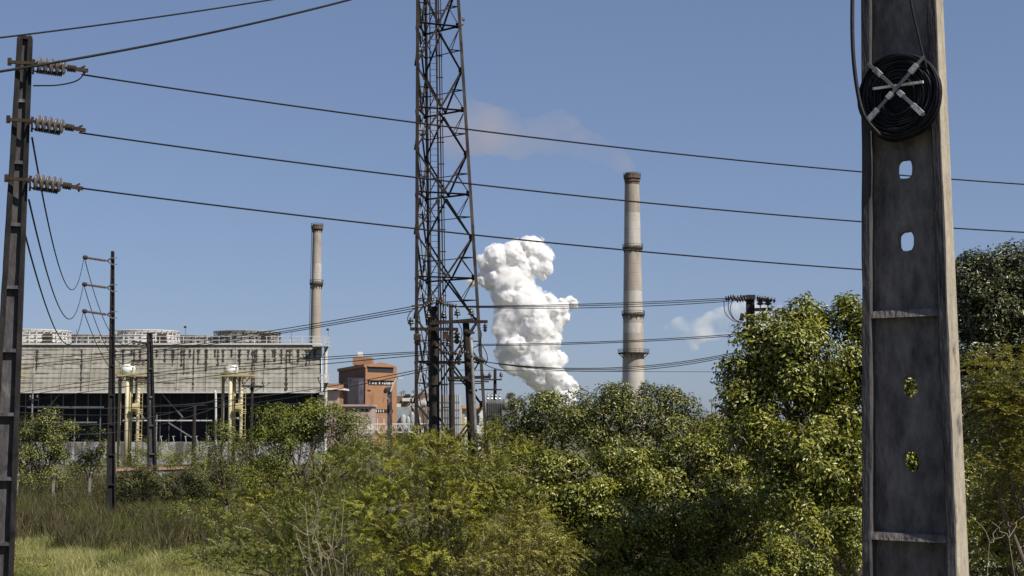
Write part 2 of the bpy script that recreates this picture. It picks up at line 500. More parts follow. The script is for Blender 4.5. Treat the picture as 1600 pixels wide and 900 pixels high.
gx = axis_steps(-9000, 9000, -60, 60, 2.0, 14)
gy = axis_steps(-3000, 14000, -10, 170, 2.0, 14)
b = MB()
vs = [(x, y, ground_z(x, y)) for y in gy for x in gx]
nx = len(gx)
fs = [(j * nx + i, j * nx + i + 1, (j + 1) * nx + i + 1, (j + 1) * nx + i) for j in range(len(gy) - 1) for i in range(nx - 1)]
b.add(vs, fs)
g = b.build('ground', M['ground'], base=(0, 0, 0), smooth_=True)
tag(g, kind='structure')

# ------------------------------------------------------------------ double-T concrete poles


def plate_hole(b, fr, u0, u1, z0, z1, hw, hh, uc, zc, d0, d1, jag=0.0, rnd=None):
    """one web panel with a rounded-square hole; fr(u, d, z) -> world"""
    n = 24
    hole, rect = [], []
    for k in range(n):
        a = 2 * math.pi * (k + 0.5) / n
        c, s_ = math.cos(a), math.sin(a)
        e = 3.2
        rr = (abs(c) ** e + abs(s_) ** e) ** (-1 / e)
        j = 1 + (rnd.uniform(-jag, jag) if rnd else 0)
        hole.append((uc + hw * rr * c * j, zc + hh * rr * s_ * j))
        # rect perimeter point in the same direction
        tx = (u1 - uc) / c if c > 0 else (u0 - uc) / c
        tz = (z1 - zc) / s_ if s_ > 0 else (z0 - zc) / s_
        t = min(tx, tz)
        rect.append((uc + c * t, zc + s_ * t))
    # put true corners in
    for cu, cz in ((u0, z0), (u1, z0), (u1, z1), (u0, z1)):
        k = min(range(n), key=lambda q: (rect[q][0] - cu) ** 2 + (rect[q][1] - cz) ** 2)
        rect[k] = (cu, cz)
    vs = []
    for ring in (rect, hole):
        for d in (d1, d0):
            vs += [fr(p[0], d, p[1]) for p in ring]
    fs = []
    R0f, R0b, R1f, R1b = 0, n, 2 * n, 3 * n
    for k in range(n):
        q = (k + 1) % n
        fs.append((R0f + k, R0f + q, R1f + q, R1f + k))
        fs.append((R0b + q, R0b + k, R1b + k, R1b + q))
        fs.append((R1f + k, R1f + q, R1b + q, R1b + k))
    b.add(vs, fs)


def double_t_pole(name, label, base, H, W0, D0, W1, D1, ang, lean, z_ref, bay=0.9, holes=True,
                  flange=0.045, mats=('pole_dark', 'pole_web', 'pole_dark'), group=None, hole=0.04, rough_edge=0.004,
                  web_t=0.035, hole_range=None, stiff_t=0.03):
    """base: world point at the ground; W/D: width and depth at base (0) and top (1)"""
    rnd = random.Random(hash(label) % 1000 if False else len(label))
    root = empty(name, base, label, 'utility pole', group)
    n_ = Vector((-math.sin(ang), -math.cos(ang), 0))
    u_ = Vector((math.cos(ang), -math.sin(ang), 0))
    base = Vector(base)

    def fr(u, d, z):
        return base + u_ * u + n_ * d + Vector((lean[0] * z, lean[1] * z, z))

    def Wz(z): return W0 + (W1 - W0) * z / H
    def Dz(z): return D0 + (D1 - D0) * z / H
    nseg = int(H / 0.12)
    for sgn in (-1, 1):
        fb = MB()
        rings = []
        for i in range(nseg + 1):
            z = H * i / nseg
            w, d = Wz(z) / 2, Dz(z) / 2
            j = [rnd.uniform(-rough_edge, rough_edge) for _ in range(8)]
            c = 0.12 * flange
            xo, xi = sgn * w, sgn * (w - flange)
            pts = [(xo, -d + c), (xo - sgn * c, -d), (xi + sgn * c, -d + j[2]), (xi + j[3] * 0.6, -d + c),
                   (xi + j[4] * 0.6, d - c), (xi + sgn * c, d + j[5] * .3), (xo - sgn * c, d), (xo + j[7] * 0.6, d - c)]
            if sgn < 0: pts = pts[::-1]
            rings.append([fr(p[0], p[1], z) for p in pts])
        vs = [q for r_ in rings for q in r_]
        fs = []
        for i in range(nseg):
            for k in range(8):
                a, bb = i * 8 + k, i * 8 + (k + 1) % 8
                fs.append((a, bb, bb + 8, a + 8))
        fs.append(tuple(range(8))); fs.append(tuple(nseg * 8 + k for k in range(8)))
        fb.add(vs, fs)
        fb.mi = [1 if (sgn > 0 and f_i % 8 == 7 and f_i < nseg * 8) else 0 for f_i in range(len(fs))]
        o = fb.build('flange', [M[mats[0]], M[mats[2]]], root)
        bm = bmesh.new(); bm.from_mesh(o.data); bmesh.ops.recalc_face_normals(bm, faces=bm.faces); bm.to_mesh(o.data); bm.free()
    wb = MB()
    zs = []
    k0 = math.floor(-z_ref / bay)
    z = z_ref + k0 * bay
    while z < H:
        zs.append(z); z += bay
    for z in zs:
        za, zb = max(0.0, z + 0.012), min(H, z + bay - 0.012)
        if zb - za < 0.05: continue
        w = Wz((za + zb) / 2) / 2 - flange * 0.6
        if holes and za > 0.01 and zb < H - 0.01 and (hole_range is None or hole_range[0] < (za + zb) / 2 < hole_range[1]):
            L3 = (zb - za) / 3
            cells = [(za, za + L3 * 1.5, z + bay / 3), (za + L3 * 1.5, zb, z + 2 * bay / 3)]
            for (c0, c1, zc) in cells:
                plate_hole(wb, fr, -w, w, c0, c1, hole * 0.92, hole * 1.1, 0, zc, -web_t / 2, web_t / 2, 0.03, rnd)
        else:
            wb.hexa([fr(-w, web_t / 2, za), fr(w, web_t / 2, za), fr(w, -web_t / 2, za), fr(-w, -web_t / 2, za),
                     fr(-w, web_t / 2, zb), fr(w, web_t / 2, zb), fr(w, -web_t / 2, zb), fr(-w, -web_t / 2, zb)])
    wb.build('web', M[mats[1]], root)
    for z in zs:
        if z < 0.05 or z > H - 0.02: continue
        w, d = Wz(z) / 2 - flange * 0.8, Dz(z) / 2 - 0.012
        sb = MB()
        t = stiff_t / 2; d += 0.008
        sb.hexa([fr(-w, d, z - t), fr(w, d, z - t), fr(w, -d, z - t), fr(-w, -d, z - t),
                 fr(-w, d - 0.012, z + t), fr(w, d - 0.012, z + t), fr(w, -d + 0.012, z + t), fr(-w, -d + 0.012, z + t)])
        sb.build('stiffener', M[mats[1]], root)
    cb = MB()
    w, d = Wz(H) / 2, Dz(H) / 2
    cb.hexa([fr(-w, d, H), fr(w, d, H), fr(w, -d, H), fr(-w, -d, H),
             fr(-w + .01, d - .01, H + .05), fr(w - .01, d - .01, H + .05), fr(w - .01, -d + .01, H + .05), fr(-w + .01, -d + .01, H + .05)])
    cb.build('cap', M[mats[0]], root)
    root['H'] = H
    return root, fr


# near pole at the right, about 5.8 m from the lens
YN = 5.8
pb = P(1430, 900, YN); pt = P(1409, 0, YN)
gz = ground_z(pb.x, YN)
slope = (pt.x - pb.x) / (pt.z - pb.z)
base = Vector((pb.x - slope * (pb.z - gz), YN, gz))
zst = P(1415, 838, YN).z - gz                      # a stiffener seen at y = 838
zst2 = P(1412, 491, YN).z - gz
bayN = zst2 - zst
Hn = 6.0
# width at photo bottom / top -> linear in z
zb_, zt_ = pb.z - gz, pt.z - gz
wb_, wt_ = 0.392, 0.320
db_, dt_ = 0.155, 0.098
W0 = wb_ - (wt_ - wb_) / (zt_ - zb_) * zb_; W1 = W0 + (wt_ - wb_) / (zt_ - zb_) * Hn
D0 = db_ - (dt_ - db_) / (zt_ - zb_) * zb_; D1 = D0 + (dt_ - db_) / (zt_ - zb_) * Hn
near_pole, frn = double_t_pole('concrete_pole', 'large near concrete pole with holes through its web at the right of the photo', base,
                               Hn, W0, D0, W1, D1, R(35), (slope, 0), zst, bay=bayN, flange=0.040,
                               mats=('pole_dark', 'pole_web', 'pole_sunlit'), hole_range=(0.5, zst + 2 * bayN), hole=0.037, web_t=0.04, rough_edge=0.0035)

# cable coil on the near pole
cc = P(1412, 158, YN)
zc = cc.z - gz
cen = frn(0.018, 0.115, zc)
nN = Vector((-math.sin(R(35)), -math.cos(R(35)), 0)); uN = Vector((math.cos(R(35)), -math.sin(R(35)), 0))
coil = empty('cable_coil', frn(0, 0.165, zc - 0.18), 'black cable coiled on an X-shaped bracket on the near concrete pole', 'cable coil', None)
rc = random.Random(3)
for layer in range(3):
    lb = MB()
    for k in range(15):
        rr = 0.072 + 0.0071 * k + rc.uniform(-0.003, 0.003)
        off = Vector((rc.uniform(-0.004, 0.004), 0, rc.uniform(-0.009, 0.005)))
        dd = -0.03 + layer * 0.018 + rc.uniform(-0.004, 0.004)
        pts = []
        ph = rc.uniform(0, 6.28)
        for q in range(49):
            a = 2 * math.pi * q / 48
            wv = 1 + 0.02 * math.sin(2 * a + ph) + 0.012 * math.sin(5 * a + 2 * ph)
            pts.append(cen + off + uN * (rr * wv * math.cos(a)) + Vector((0, 0, 1.04 * rr * wv * math.sin(a))) + nN * (dd + 0.004 * math.sin(3 * a + ph)))
        lb.tube(pts, 0.0047, 6, cap=False)
    lb.build('cable_loops', M['black_cable'], coil, smooth_=True)
for (a0, b0) in (((-0.115, 0.145), (0.115, -0.105)), ((0.125, 0.135), (-0.125, -0.105))):
    p0 = cen + uN * a0[0] + Vector((0, 0, a0[1])) + nN * 0.035
    p1 = cen + uN * b0[0] + Vector((0, 0, b0[1])) + nN * 0.035
    ab = MB(); ab.bar(p0, p1, 0.013, 0.006, up=nN)
    if a0[0] > 0: ab.v = [tuple(Vector(v) + nN * 0.008) for v in ab.v]
    ab.build('bracket_arm', M['iron_grey'], coil)
    for q, ln in ((0.80, 0.17), (0.12, 0.12), (0.55, 0.08)):
        tb = MB(); s0 = p0.lerp(p1, q); s1 = p0.lerp(p1, min(1.0, q + ln))
        o_ = nN * (0.008 if a0[0] > 0 else 0)
        tb.bar(s0 + o_, s1 + o_, 0.021, 0.014, up=nN)
        tb.build('tape_wrap', M['tape'], coil)
bp_ = MB(); bp_.lathe([(0.11, -.004), (0.115, 0), (0.11, .004)], cen - nN * .045, 28, axis=nN); bp_.build('shade_disc', M['black_cable'], coil)  # dark disc added to deepen the shade behind the loops
hb = MB(); hb.bar(cen + uN * -0.10 + nN * 0.02 + Vector((0, 0, .037)), cen + uN * 0.11 + nN * 0.02 + Vector((0, 0, .037)), 0.012, 0.010)
hb.build('ledge_highlight', M['tape'], coil)  # white bar added as the sunlit ledge of the stiffener behind the coil


def spline(pts, n=12):
    out = []
    pts = [Vector(p) for p in pts]
    q = [pts[0] * 2 - pts[1]] + pts + [pts[-1] * 2 - pts[-2]]
    for i in range(1, len(q) - 2):
        for k in range(n):
            t = k / n
            a, b_, c, d = q[i - 1], q[i], q[i + 1], q[i + 2]
            out.append(0.5 * ((2 * b_) + (c - a) * t + (2 * a - 5 * b_ + 4 * c - d) * t * t + (3 * b_ - a - 3 * c + d) * t ** 3))
    out.append(pts[-1])
    return out


cb_ = MB(); cb_.tube(spline([P(1340, -160, 5.75), P(1333, -40, 5.7), P(1332, 60, 5.66), P(1338, 130, 5.64), P(1350, 180, 5.62), P(1375, 212, 5.62)]), 0.0085, 8)
tag(cb_.build('drop_cable', M['black_cable'], smooth_=True), 'black cable hanging beside the near pole down into its coil', 'cable')
cb_ = MB(); cb_.tube(spline([P(1412, -150, 5.62), P(1420, -20, 5.62), P(1436, 60, 5.62), P(1448, 108, 5.62)]), 0.005, 6)
tag(cb_.build('drop_cable', M['black_cable'], smooth_=True), 'thin cable slanting down the face of the near pole to the coil top', 'cable')

# left pole, 20 m away
YL = 20.0
pt = P(39, 63, YL); pb = P(-2, 900, YL)
slope = (pt.x - pb.x) / (pt.z - pb.z)
gz = 0.0
base = Vector((pt.x - slope * pt.z, YL, 0))
HL = pt.z
left_pole, frl = double_t_pole('concrete_pole', 'tall dark concrete pole carrying three ribbed insulator strings at the left edge', base,
                               HL, 0.46, 0.30, 0.215, 0.18, R(-18), (slope, 0), P(30, 159, YL).z, bay=0.9, flange=0.075,
                               mats=('pole_black', 'pole_dark', 'pole_black'), holes=False, web_t=0.05, stiff_t=0.05)


def insulator_string(parent, A, B, n_disc=5, r=0.085):
    """dead-end string from A (pole side) to B (wire side)"""
    A, B = Vector(A), Vector(B)
    d = (B - A)
    L_ = d.length; d.normalize()
    rod = MB(); rod.tube([A, B], 0.018, 8)
    rod.bar(A - d * 0.02 + Vector((0, 0, -.05)), A + d * 0.01 + Vector((0, 0, .06)), 0.05, 0.03)
    st = rod.build('insulator', M['iron'], parent)
    for k in range(n_disc):
        c = A + d * (L_ * (0.08 + 0.115 * k))
        db = MB()
        db.lathe([(0.022, -0.025), (0.035, -0.02), (0.04, 0.0), (r * 0.75, 0.012), (r, 0.03), (r * 1.0, 0.04), (r * 0.8, 0.045), (0.03, 0.05)], c, 16, axis=d)
        db.build('disc', M['porcelain'], st, smooth_=True)
    rb = MB()
    for k in range(5):
        c = A + d * (L_ * (0.66 + 0.035 * k))
        rb.lathe([(0.02, -0.012), (0.052, -0.004), (0.052, 0.006), (0.02, 0.012)], c, 12, axis=d)
    rb.build('ribbed_sleeve', M['iron'], st)
    cl = MB()
    cl.bar(B - d * (L_ * 0.17), B + d * 0.03, 0.055, 0.05)
    cl.bar(B - d * (L_ * 0.10) + Vector((0, 0, .02)), B - d * 0.01 + Vector((0, 0, .065)), 0.03, 0.02)
    cl.bar(B - d * (L_ * 0.06), B + Vector((0, 0, -0.055)) - d * 0.02, 0.03, 0.025)
    cl.build('clamp', M['iron'], st)
    # lower guard rod with hooks
    gr = MB()
    gr.tube([A + Vector((0, 0, -.10)), A + d * (L_ * .05) + Vector((0, 0, -.115)), A + d * (L_ * .28) + Vector((0, 0, -.10)), A + d * (L_ * .6) + Vector((0, 0, -0.07))], 0.012, 6)
    gr.bar(A + Vector((0, 0, .03)), A + Vector((0, 0, -.16)), 0.025, 0.02)
    for k in range(14):
        c = A + d * (L_ * (.08 + .035 * k)) + Vector((0, 0, -.108)); gr.lathe([(.012, -.012), (.034, -.004), (.034, .006), (.012, .012)], c, 8, axis=d)
    gr.build('guard_rod', M['iron'], st)
    return st


ins = [((52, 99), (134, 110), (128, 117)), ((50, 189), (130, 203), (125, 208)), ((47, 281), (126, 294), (122, 297))]
wire_ends = []
for (a, b2, w) in ins:
    A = P(a[0], a[1], YL - 0.12); B = P(b2[0], b2[1], YL - 0.05)
    insulator_string(left_pole, A, B, r=0.108)
    # steel band and through-bolt round the pole
    z = A.z
    bb = MB()
    c0 = P(a[0] - 36, a[1] - 5 + 3, YL - 0.2); c1 = P(a[0] + 1, a[1], YL - 0.2)
    bb.bar(c0, c1, 0.045, 0.045)
    bb.bar(c0 + Vector((-.01, 0, -.05)), c0 + Vector((-.01, 0, .06)), 0.05, 0.03)
    bb.build('crossbolt', M['iron'], left_pole)
    wire_ends.append(B)
jb = MB(); jb.tube(spline([P(134, 112, 19.95), P(120, 126, 19.9), P(90, 133, 19.9), P(52, 134, 20.0)]), 0.011, 6)
jb.build('jumper_wire', M['wire'], left_pole)
jb = MB(); jb.tube([P(46.5, 64, 20), P(47, 52, 20)], 0.008, 6); jb.build('spike', M['iron'], left_pole)

# ------------------------------------------------------------------ wires


def sag_pts(A, B, sag, n=40, ext=0.0):
    out = []
    for k in range(n + 1):
        t = k / n * (1 + ext)
        p = A.lerp(B, t); p.z -= 4 * sag * t * (1 - t)
        out.append(p)
    return out


def wire(label, a, b2, via=None, ya=20, yb=20, r=0.01, sag=None, ext=0.0, mat='wire', group=None, n=40):
    A = a if isinstance(a, Vector) else P(a[0], a[1], ya)
    B = b2 if isinstance(b2, Vector) else P(b2[0], b2[1], yb)
    if sag is None:
        best = None
        for s_ in np.linspace(-1, 9, 401):
            pp = [proj(q) for q in sag_pts(A, B, s_, 60)]
            e = min((q[0] - via[0]) ** 2 + (q[1] - via[1]) ** 2 for q in pp)
            # signed distance by interpolating in x
            if best is None or e < best[0]: best = (e, s_)
        sag = best[1]
    wb2 = MB(); wb2.tube(sag_pts(A, B, sag, n, ext), r, 6)
    o = wb2.build('power_line', M[mat], base=A, smooth_=True)
    tag(o, label, 'power line', group)
    return o


wire('highest of the three conductors running right from the left pole insulators', wire_ends[0] - Vector((.06, 0, .06)), (1600, 288), (800, 212), yb=26, r=0.013, ext=0.35)
wire('middle of the three conductors running right from the left pole insulators', wire_ends[1] - Vector((.06, 0, .04)), (1600, 363), (800, 295), yb=26, r=0.013, ext=0.35)
wire('lowest of the three conductors running right from the left pole insulators', wire_ends[2], (1600, 437), (800, 374), yb=26, r=0.013, ext=0.35)
wire('thin overhead wire crossing the top left corner of the sky', (-60, 66), (470, -8), (210, 32.5), ya=14, yb=17, r=0.010)
wire('thick overhead cable passing in front of the left pole top', (-60, 121), (600, -15), (270, 62), ya=13, yb=17, r=0.014)

YP2 = 69.0
p2i = [(131, 402), (130, 444), (130, 486)]
sagvia = [(112, 453), (108, 499), (107, 539)]
starts = [(50, 215), (45, 312), (38, 362)]
nm = ['highest', 'middle', 'lowest']
for k in range(3):
    A = P(starts[k][0], starts[k][1], 20.1); B = P(p2i[k][0], p2i[k][1] + 1.5, YP2)
    best = None
    for s_ in np.linspace(0.2, 9, 300):
        low = max(proj(q)[1] for q in sag_pts(A, B, s_, 80))
        e = abs(low - sagvia[k][1])
        if best is None or e < best[0]: best = (e, s_)
    wire(nm[k] + ' slack wire looping from the left pole to the slim black pole', A, B, sag=best[1], r=0.014, n=80)

# slim black double-T pole at 69 m with three post insulators
pt = P(176, 394, YP2); pb = P(173, 822, YP2)
sl = (pt.x - pb.x) / (pt.z - pb.z)
HP2 = pt.z
slim, frs = double_t_pole('concrete_pole', 'slim black concrete pole with three angled post insulators in front of the cooling tower',
                          Vector((pt.x - sl * pt.z, YP2, 0)), HP2, 0.47, 0.34, 0.17, 0.14, R(-14), (sl, 0), P(174, 757, YP2).z,
                          bay=46 * YP2 / F, holes=False, flange=0.07, mats=('pole_black', 'pole_black', 'pole_black'), web_t=0.06, stiff_t=0.06)
for k in range(3):
    tip = P(p2i[k][0], p2i[k][1], YP2 - 0.1); root_ = P(167, p2i[k][1] + 5.5, YP2)
    ib = MB()
    n_r = 22
    d = (root_ - tip)
    prof = []
    for q in range(n_r):
        h = d.length * (0.1 + 0.88 * q / n_r)
        prof += [(0.045, h), (0.075, h + d.length * 0.012), (0.045, h + d.length * 0.024)]
    ib.lathe(prof, tip, 10, axis=d)
    ib.build('post_insulator', M['porcelain'], slim)
    eb = MB(); eb.lathe([(0.05, -0.05), (0.11, 0), (0.11, 0.14), (0.05, 0.2)], tip, 10, axis=d); eb.build('end_cap', M['iron'], slim)
    fb2 = MB()
    pc = P(174.5, p2i[k][1] + 1, YP2 - 0.15); pd = P(174.5, p2i[k][1] + 11, YP2 - 0.15)
    fb2.bar(root_, pc, 0.05); fb2.bar(root_, pd, 0.05)
    fb2.bar(pc, pc + Vector((0.28, 0, 0)), 0.04); fb2.bar(pd, pd + Vector((0.28, 0, 0)), 0.04)
    fb2.build('fork_bracket', M['iron_grey'], slim)

# stubby dark pole at 95 m
YP3 = 95.0
pt = P(234, 521, YP3); pb = P(237, 700, YP3)
sl = (pt.x - pb.x) / (pt.z - pb.z)
p3, fr3 = double_t_pole('concrete_pole', 'dark concrete pole with short left arms standing before the cooling tower facade',
                        Vector((pt.x - sl * pt.z, YP3, 0)), pt.z, 0.66, 0.45, 0.36, 0.30, R(-10), (sl, 0), 1.0, bay=1.9,
                        holes=False, flange=0.13, mats=('pole_black', 'pole_dark', 'pole_black'), web_t=0.1, stiff_t=0.1)
arm_tips = []
for (tx, ty, rx, ry) in ((207, 533, 232, 538), (205, 564, 232, 563), (215, 590, 232, 592)):
    ab = MB()
    a_, c_ = P(tx, ty, YP3 - .2), P(rx, ry, YP3)
    ab.bar(a_, c_, 0.12, 0.12)
    ab.build('arm', M['wood_dark'], p3)
    ib = MB()
    for q in range(3):
        ib.lathe([(0.05, 0), (0.17, 0.05), (0.17, 0.1), (0.06, 0.16), (0.13, 0.2), (0.05, 0.28)], a_.lerp(c_, 0.1 + 0.3 * q) - Vector((0, 0, 0.33)), 10)
    ib.build('insulator', M['porcelain'], p3)
    arm_tips.append(a_)
for k in range(3):
    wire(nm[k] + ' wire running down from the slim black pole across the louvred facade', P(p2i[k][0] + 1, p2i[k][1] + 1, YP2), arm_tips[k],
         [(170, 516), (168, 545), (172, 575)][k], r=0.02)

# ------------------------------------------------------------------ lattice mast (triangular)
YT = 75.0


def leg_px(which, py):
    """pixel x of the legs at photo height py"""
    if which == 'A': return 649.5 - (py - 100) * 0.003
    if which == 'B': return 664.5 + (py - 100) * 0.0095
    return 720.0 + (py - 100) * 0.063


mast = empty('lattice_mast', P(690, 807, YT), 'tall rusty triangular lattice mast with an inner ladder rising out of frame', 'lattice mast')
DEP = {'A': YT - 0.6, 'B': YT + 2.6, 'D': YT + 0.5}
# true metric legs: linear in z, matched at two heights


def leg_pt(which, z):
    Yd = DEP[which]
    key = which if which != 'D' else 'D'
    a = P(leg_px(key, 0), 0, Yd); b_ = P(leg_px(key, 640), 640, Yd)
    t = (z - b_.z) / (a.z - b_.z)
    p = b_.lerp(a, t)
    # the depth also narrows with height
    cy = YT + 0.8
    p.y = cy + (Yd - cy) * (1.05 - 0.010 * (z))
    return p


ZH = [P(690, y, YT).z for y in range(828, -300, -132)]       # main horizontals (y = 564, 432, 300, 168, 36 ...)
# align so that one sits at y = 432
off = P(690, 432, YT).z - min((abs(z - P(690, 432, YT).z), z) for z in ZH)[1]
ZH = [z + off for z in ZH]
bayT = ZH[1] - ZH[0]
ztop = ZH[-1]
zb0 = 0.0
for w_ in 'ABD':
    lb = MB()
    pa, pb_ = leg_pt(w_, zb0), leg_pt(w_, ztop + 2)
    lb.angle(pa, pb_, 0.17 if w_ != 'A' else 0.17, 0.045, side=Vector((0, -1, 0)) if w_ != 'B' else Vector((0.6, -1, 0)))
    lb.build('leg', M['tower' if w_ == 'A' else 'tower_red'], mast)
faces = (('A', 'B'), ('B', 'D'), ('A', 'D'))
for i in range(-1, len(ZH)):
    z = ZH[i] if i >= 0 else ZH[0] - bayT
    for (a, c) in faces:
        hb = MB(); db = MB()
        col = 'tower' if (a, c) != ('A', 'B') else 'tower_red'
        if z > 0.2:
            A, C_ = leg_pt(a, z), leg_pt(c, z)
            hb.angle(A, C_, 0.085)
            hb.build('horizontal_brace', M[col], mast)
        zn = z + bayT / 2
        zu = z + bayT
        mid0 = (leg_pt(a, z) + leg_pt(c, z)) / 2
        mid1 = (leg_pt(a, zu) + leg_pt(c, zu)) / 2
        for leg in (a, c):
            N_ = leg_pt(leg, zn)
            for mid in (mid0, mid1):
                if min(mid.z, N_.z) < 0: continue
                dg = MB(); dg.angle(mid, N_, 0.10)
                dg.build('diagonal_brace', M[col], mast)
        # secondary braces at the quarter heights
        for q in (0.25, 0.75):
            zq = z + bayT * q
            if zq < 0.2: continue
            A, C_ = leg_pt(a, zq), leg_pt(c, zq)
            mid = mid0 if q < 0.5 else mid1
            qa = mid.lerp(leg_pt(a, zn), 0.5); qc = mid.lerp(leg_pt(c, zn), 0.5)
            ze = z if q < .5 else zu
            for (s0, s1, w9) in ((A, qa, .05), (qc, C_, .05), (leg_pt(a, ze), qa, .045), (leg_pt(c, ze), qc, .045), (qa, qc, .04)):
                if (a, c) == ('A', 'D') and w9 == .04: continue
                sb = MB(); sb.angle(s0, s1, w9); sb.build('secondary_brace', M[col], mast)
# gusset plates
gb = MB()
for i in range(len(ZH)):
    for w_ in 'ABD':
        for z in (ZH[i], ZH[i] + bayT / 2):
            p = leg_pt(w_, z); gb.box((p.x + (.1 if w_ == 'A' else -.05 if w_ == 'D' else 0), p.y - 0.03, p.z), (0.2, 0.03, 0.3))
gb.build('gusset_plates', M['tower'], mast)['kind'] = 'stuff'
# inner ladder + cable tray
pa = P(674, 660, YT + .9); pb_ = P(671.5, 0, YT + .9)
pc = P(694, 660, YT + .6); pd = P(683.5, 0, YT + .6)
lad = MB()
za, zb2 = 0.3, ztop + 2
def lin(p, q, z): return p + (q - p) * ((z - p.z) / (q.z - p.z))
for (p, q, r_) in ((pa, pb_, 0.055),):
    lad.bar(lin(p, q, za), lin(p, q, zb2), r_, r_)
    lad.bar(lin(p, q, za) + Vector((0.42, 0, 0)), lin(p, q, zb2) + Vector((0.38, 0, 0)), r_, r_)
lo = lad.build('ladder', M['tower'], mast)
zz = 0.5; rg = MB(); rg.tube([lin(pa, pb_, 0.5), lin(pa, pb_, 0.5) + Vector((.41, 0, 0))], 0.014, 5)
rung0 = rg.build('rung', M['iron_grey'], lo)
p00 = lin(pa, pb_, 0.5)
k = 1
while zz < ztop and k < 95:
    zz += 0.34; k += 1
    r2 = rung0.copy(); COL.objects.link(r2); r2.parent = lo
    r2.location = lin(pa, pb_, zz) - p00
tr = MB()
for dx, w_ in ((0, 0.09), (0.15, 0.07), (0.27, 0.045)):
    tr.bar(lin(pc, pd, za) + Vector((dx - .1, 0.02 * dx, 0)), lin(pc, pd, zb2) + Vector((dx - .1, 0, 0)), w_, 0.06)
z = 1.0
while z < ztop:
    p = lin(pc, pd, z); tr.bar(p + Vector((-.16, .05, 0)), p + Vector((.24, .05, 0)), 0.05); z += 1.2
tr.build('cable_tray', M['tower'], mast)
# pale cable tied inside the left face
pcab = MB()
pts = []
rr_ = random.Random(9)
for k in range(60):
    z = 0.3 + k * 0.62
    A = leg_pt('A', z); B = leg_pt('B', z)
    t = 0.28 + 0.5 * abs(((z / bayT) % 1.0) * 2 - 1) + rr_.uniform(-.05, .05)
    pts.append(A.lerp(B, min(t, 0.95)))
pcab.tube(pts, 0.032, 5)
pcab.build('feeder_cable', M['iron_grey'], mast)
# little obstruction lamps on brackets
for (lx, ly, sx) in ((723.5, 38, 1),):
    lb = MB(); p = P(lx - 5, ly, YT)
    lb.bar(leg_pt('D', p.z), p + Vector((.2, 0, 0)), 0.04); lb.bar(p + Vector((.2, 0, 0)), p + Vector((.2, 0, .22)), 0.035)
    lb.lathe([(0.05, 0), (0.09, .03), (0.08, .16), (0.03, .2)], p + Vector((.2, 0, .2)), 10)
    lb.build('warning_lamp', M['rust'], mast)
ob = MB(); c = P(684, 315, YT)
ob.tube([c + Vector((0.11 * math.cos(a), 0, 0.11 * math.sin(a))) for a in np.linspace(0, 2 * math.pi, 20)], 0.025, 6)
ob.build('ring_hook', M['tower'], mast)

# ------------------------------------------------------------------ centre pole group with crossarms (42 m)
YC = 42.0


def round_pole(name, label, top, bot, r0, r1, mat, group=None, Y=None):
    """round tapered pole through two photo points, reaching the ground"""
    T, B = P(top[0], top[1], Y), P(bot[0], bot[1], Y)
    sl = (T.x - B.x) / (T.z - B.z)
    base = Vector((T.x - sl * T.z, Y, 0))
    root = empty(name, base, label, 'utility pole', group)
    sb = MB()
    n = 14
    sb.tube([base + (T - base) * (k / n) for k in range(n + 1)], [r0 + (r1 - r0) * k / n for k in range(n + 1)], 14)
    sb.build('shaft', M[mat], root, smooth_=True)
    return root


def pin_insulator(root, p, s=1.0):
    ib = MB()
    ib.lathe([(0.015 * s, 0), (0.015 * s, 0.08 * s), (0.05 * s, 0.09 * s), (0.10 * s, 0.11 * s), (0.10 * s, 0.13 * s), (0.05 * s, 0.16 * s), (0.085 * s, 0.18 * s),
              (0.08 * s, 0.20 * s), (0.04 * s, 0.24 * s), (0.05 * s, 0.27 * s), (0.02 * s, 0.29 * s)], p, 12)
    return ib.build('insulator', M['porcelain_dark'], root, smooth_=True)


def hang_insulator(root, p, s=1.0):
    ib = MB()
    ib.lathe([(0.015 * s, 0), (0.05 * s, -0.05 * s), (0.10 * s, -0.09 * s), (0.04 * s, -0.12 * s), (0.10 * s, -0.18 * s), (0.04 * s, -0.21 * s), (0.09 * s, -0.27 * s), (0.03 * s, -0.34 * s)], p, 12)
    return ib.build('insulator', M['porcelain_dark'], root, smooth_=True)


def strain(root, a, b_, Y, n=4, r=0.075):
    """strain insulator chain drawn between two photo points"""
    A, B = P(a[0], a[1], Y), P(b_[0], b_[1], Y)
    d = B - A
    ib = MB(); ib.tube([A, B], 0.018, 6)
    for k in range(n):
        ib.lathe([(0.02, -.03), (r * .8, -0.015), (r, 0.01), (r * 0.6, 0.03), (0.02, 0.04)], A + d * ((k + .5) / n), 10, axis=d)
    return ib.build('strain_insulator', M['porcelain_dark'], root, smooth_=True)


cp1 = round_pole('utility_pole', 'thick dark pole, leftmost of the three in front of the lattice mast', (679, 479), (678.5, 680), 0.185, 0.105, 'wood_dark', None, YC)
cp2 = round_pole('utility_pole', 'slimmer middle pole of the three in front of the lattice mast', (704.5, 478), (706.5, 680), 0.135, 0.062, 'wood_dark', None, YC + 1.6)
cp3 = round_pole('utility_pole', 'right-hand leaning pole of the three in front of the lattice mast', (728, 505), (737, 680), 0.165, 0.10, 'wood_dark', None, YC - .6)
cp4 = round_pole('service_post', 'thin grey post strapped beside the right-hand leaning pole', (736, 527), (743, 680), 0.065, 0.05, 'iron_grey', None, YC - .9)
cp4['category'] = 'post'


def arm(root, a, b_, Y, w=0.12, h=0.12, mat='wood_dark', name='crossarm'):
    ab = MB(); ab.bar(P(a[0], a[1], Y), P(b_[0], b_[1], Y), w, h); return ab.build(name, M[mat], root)


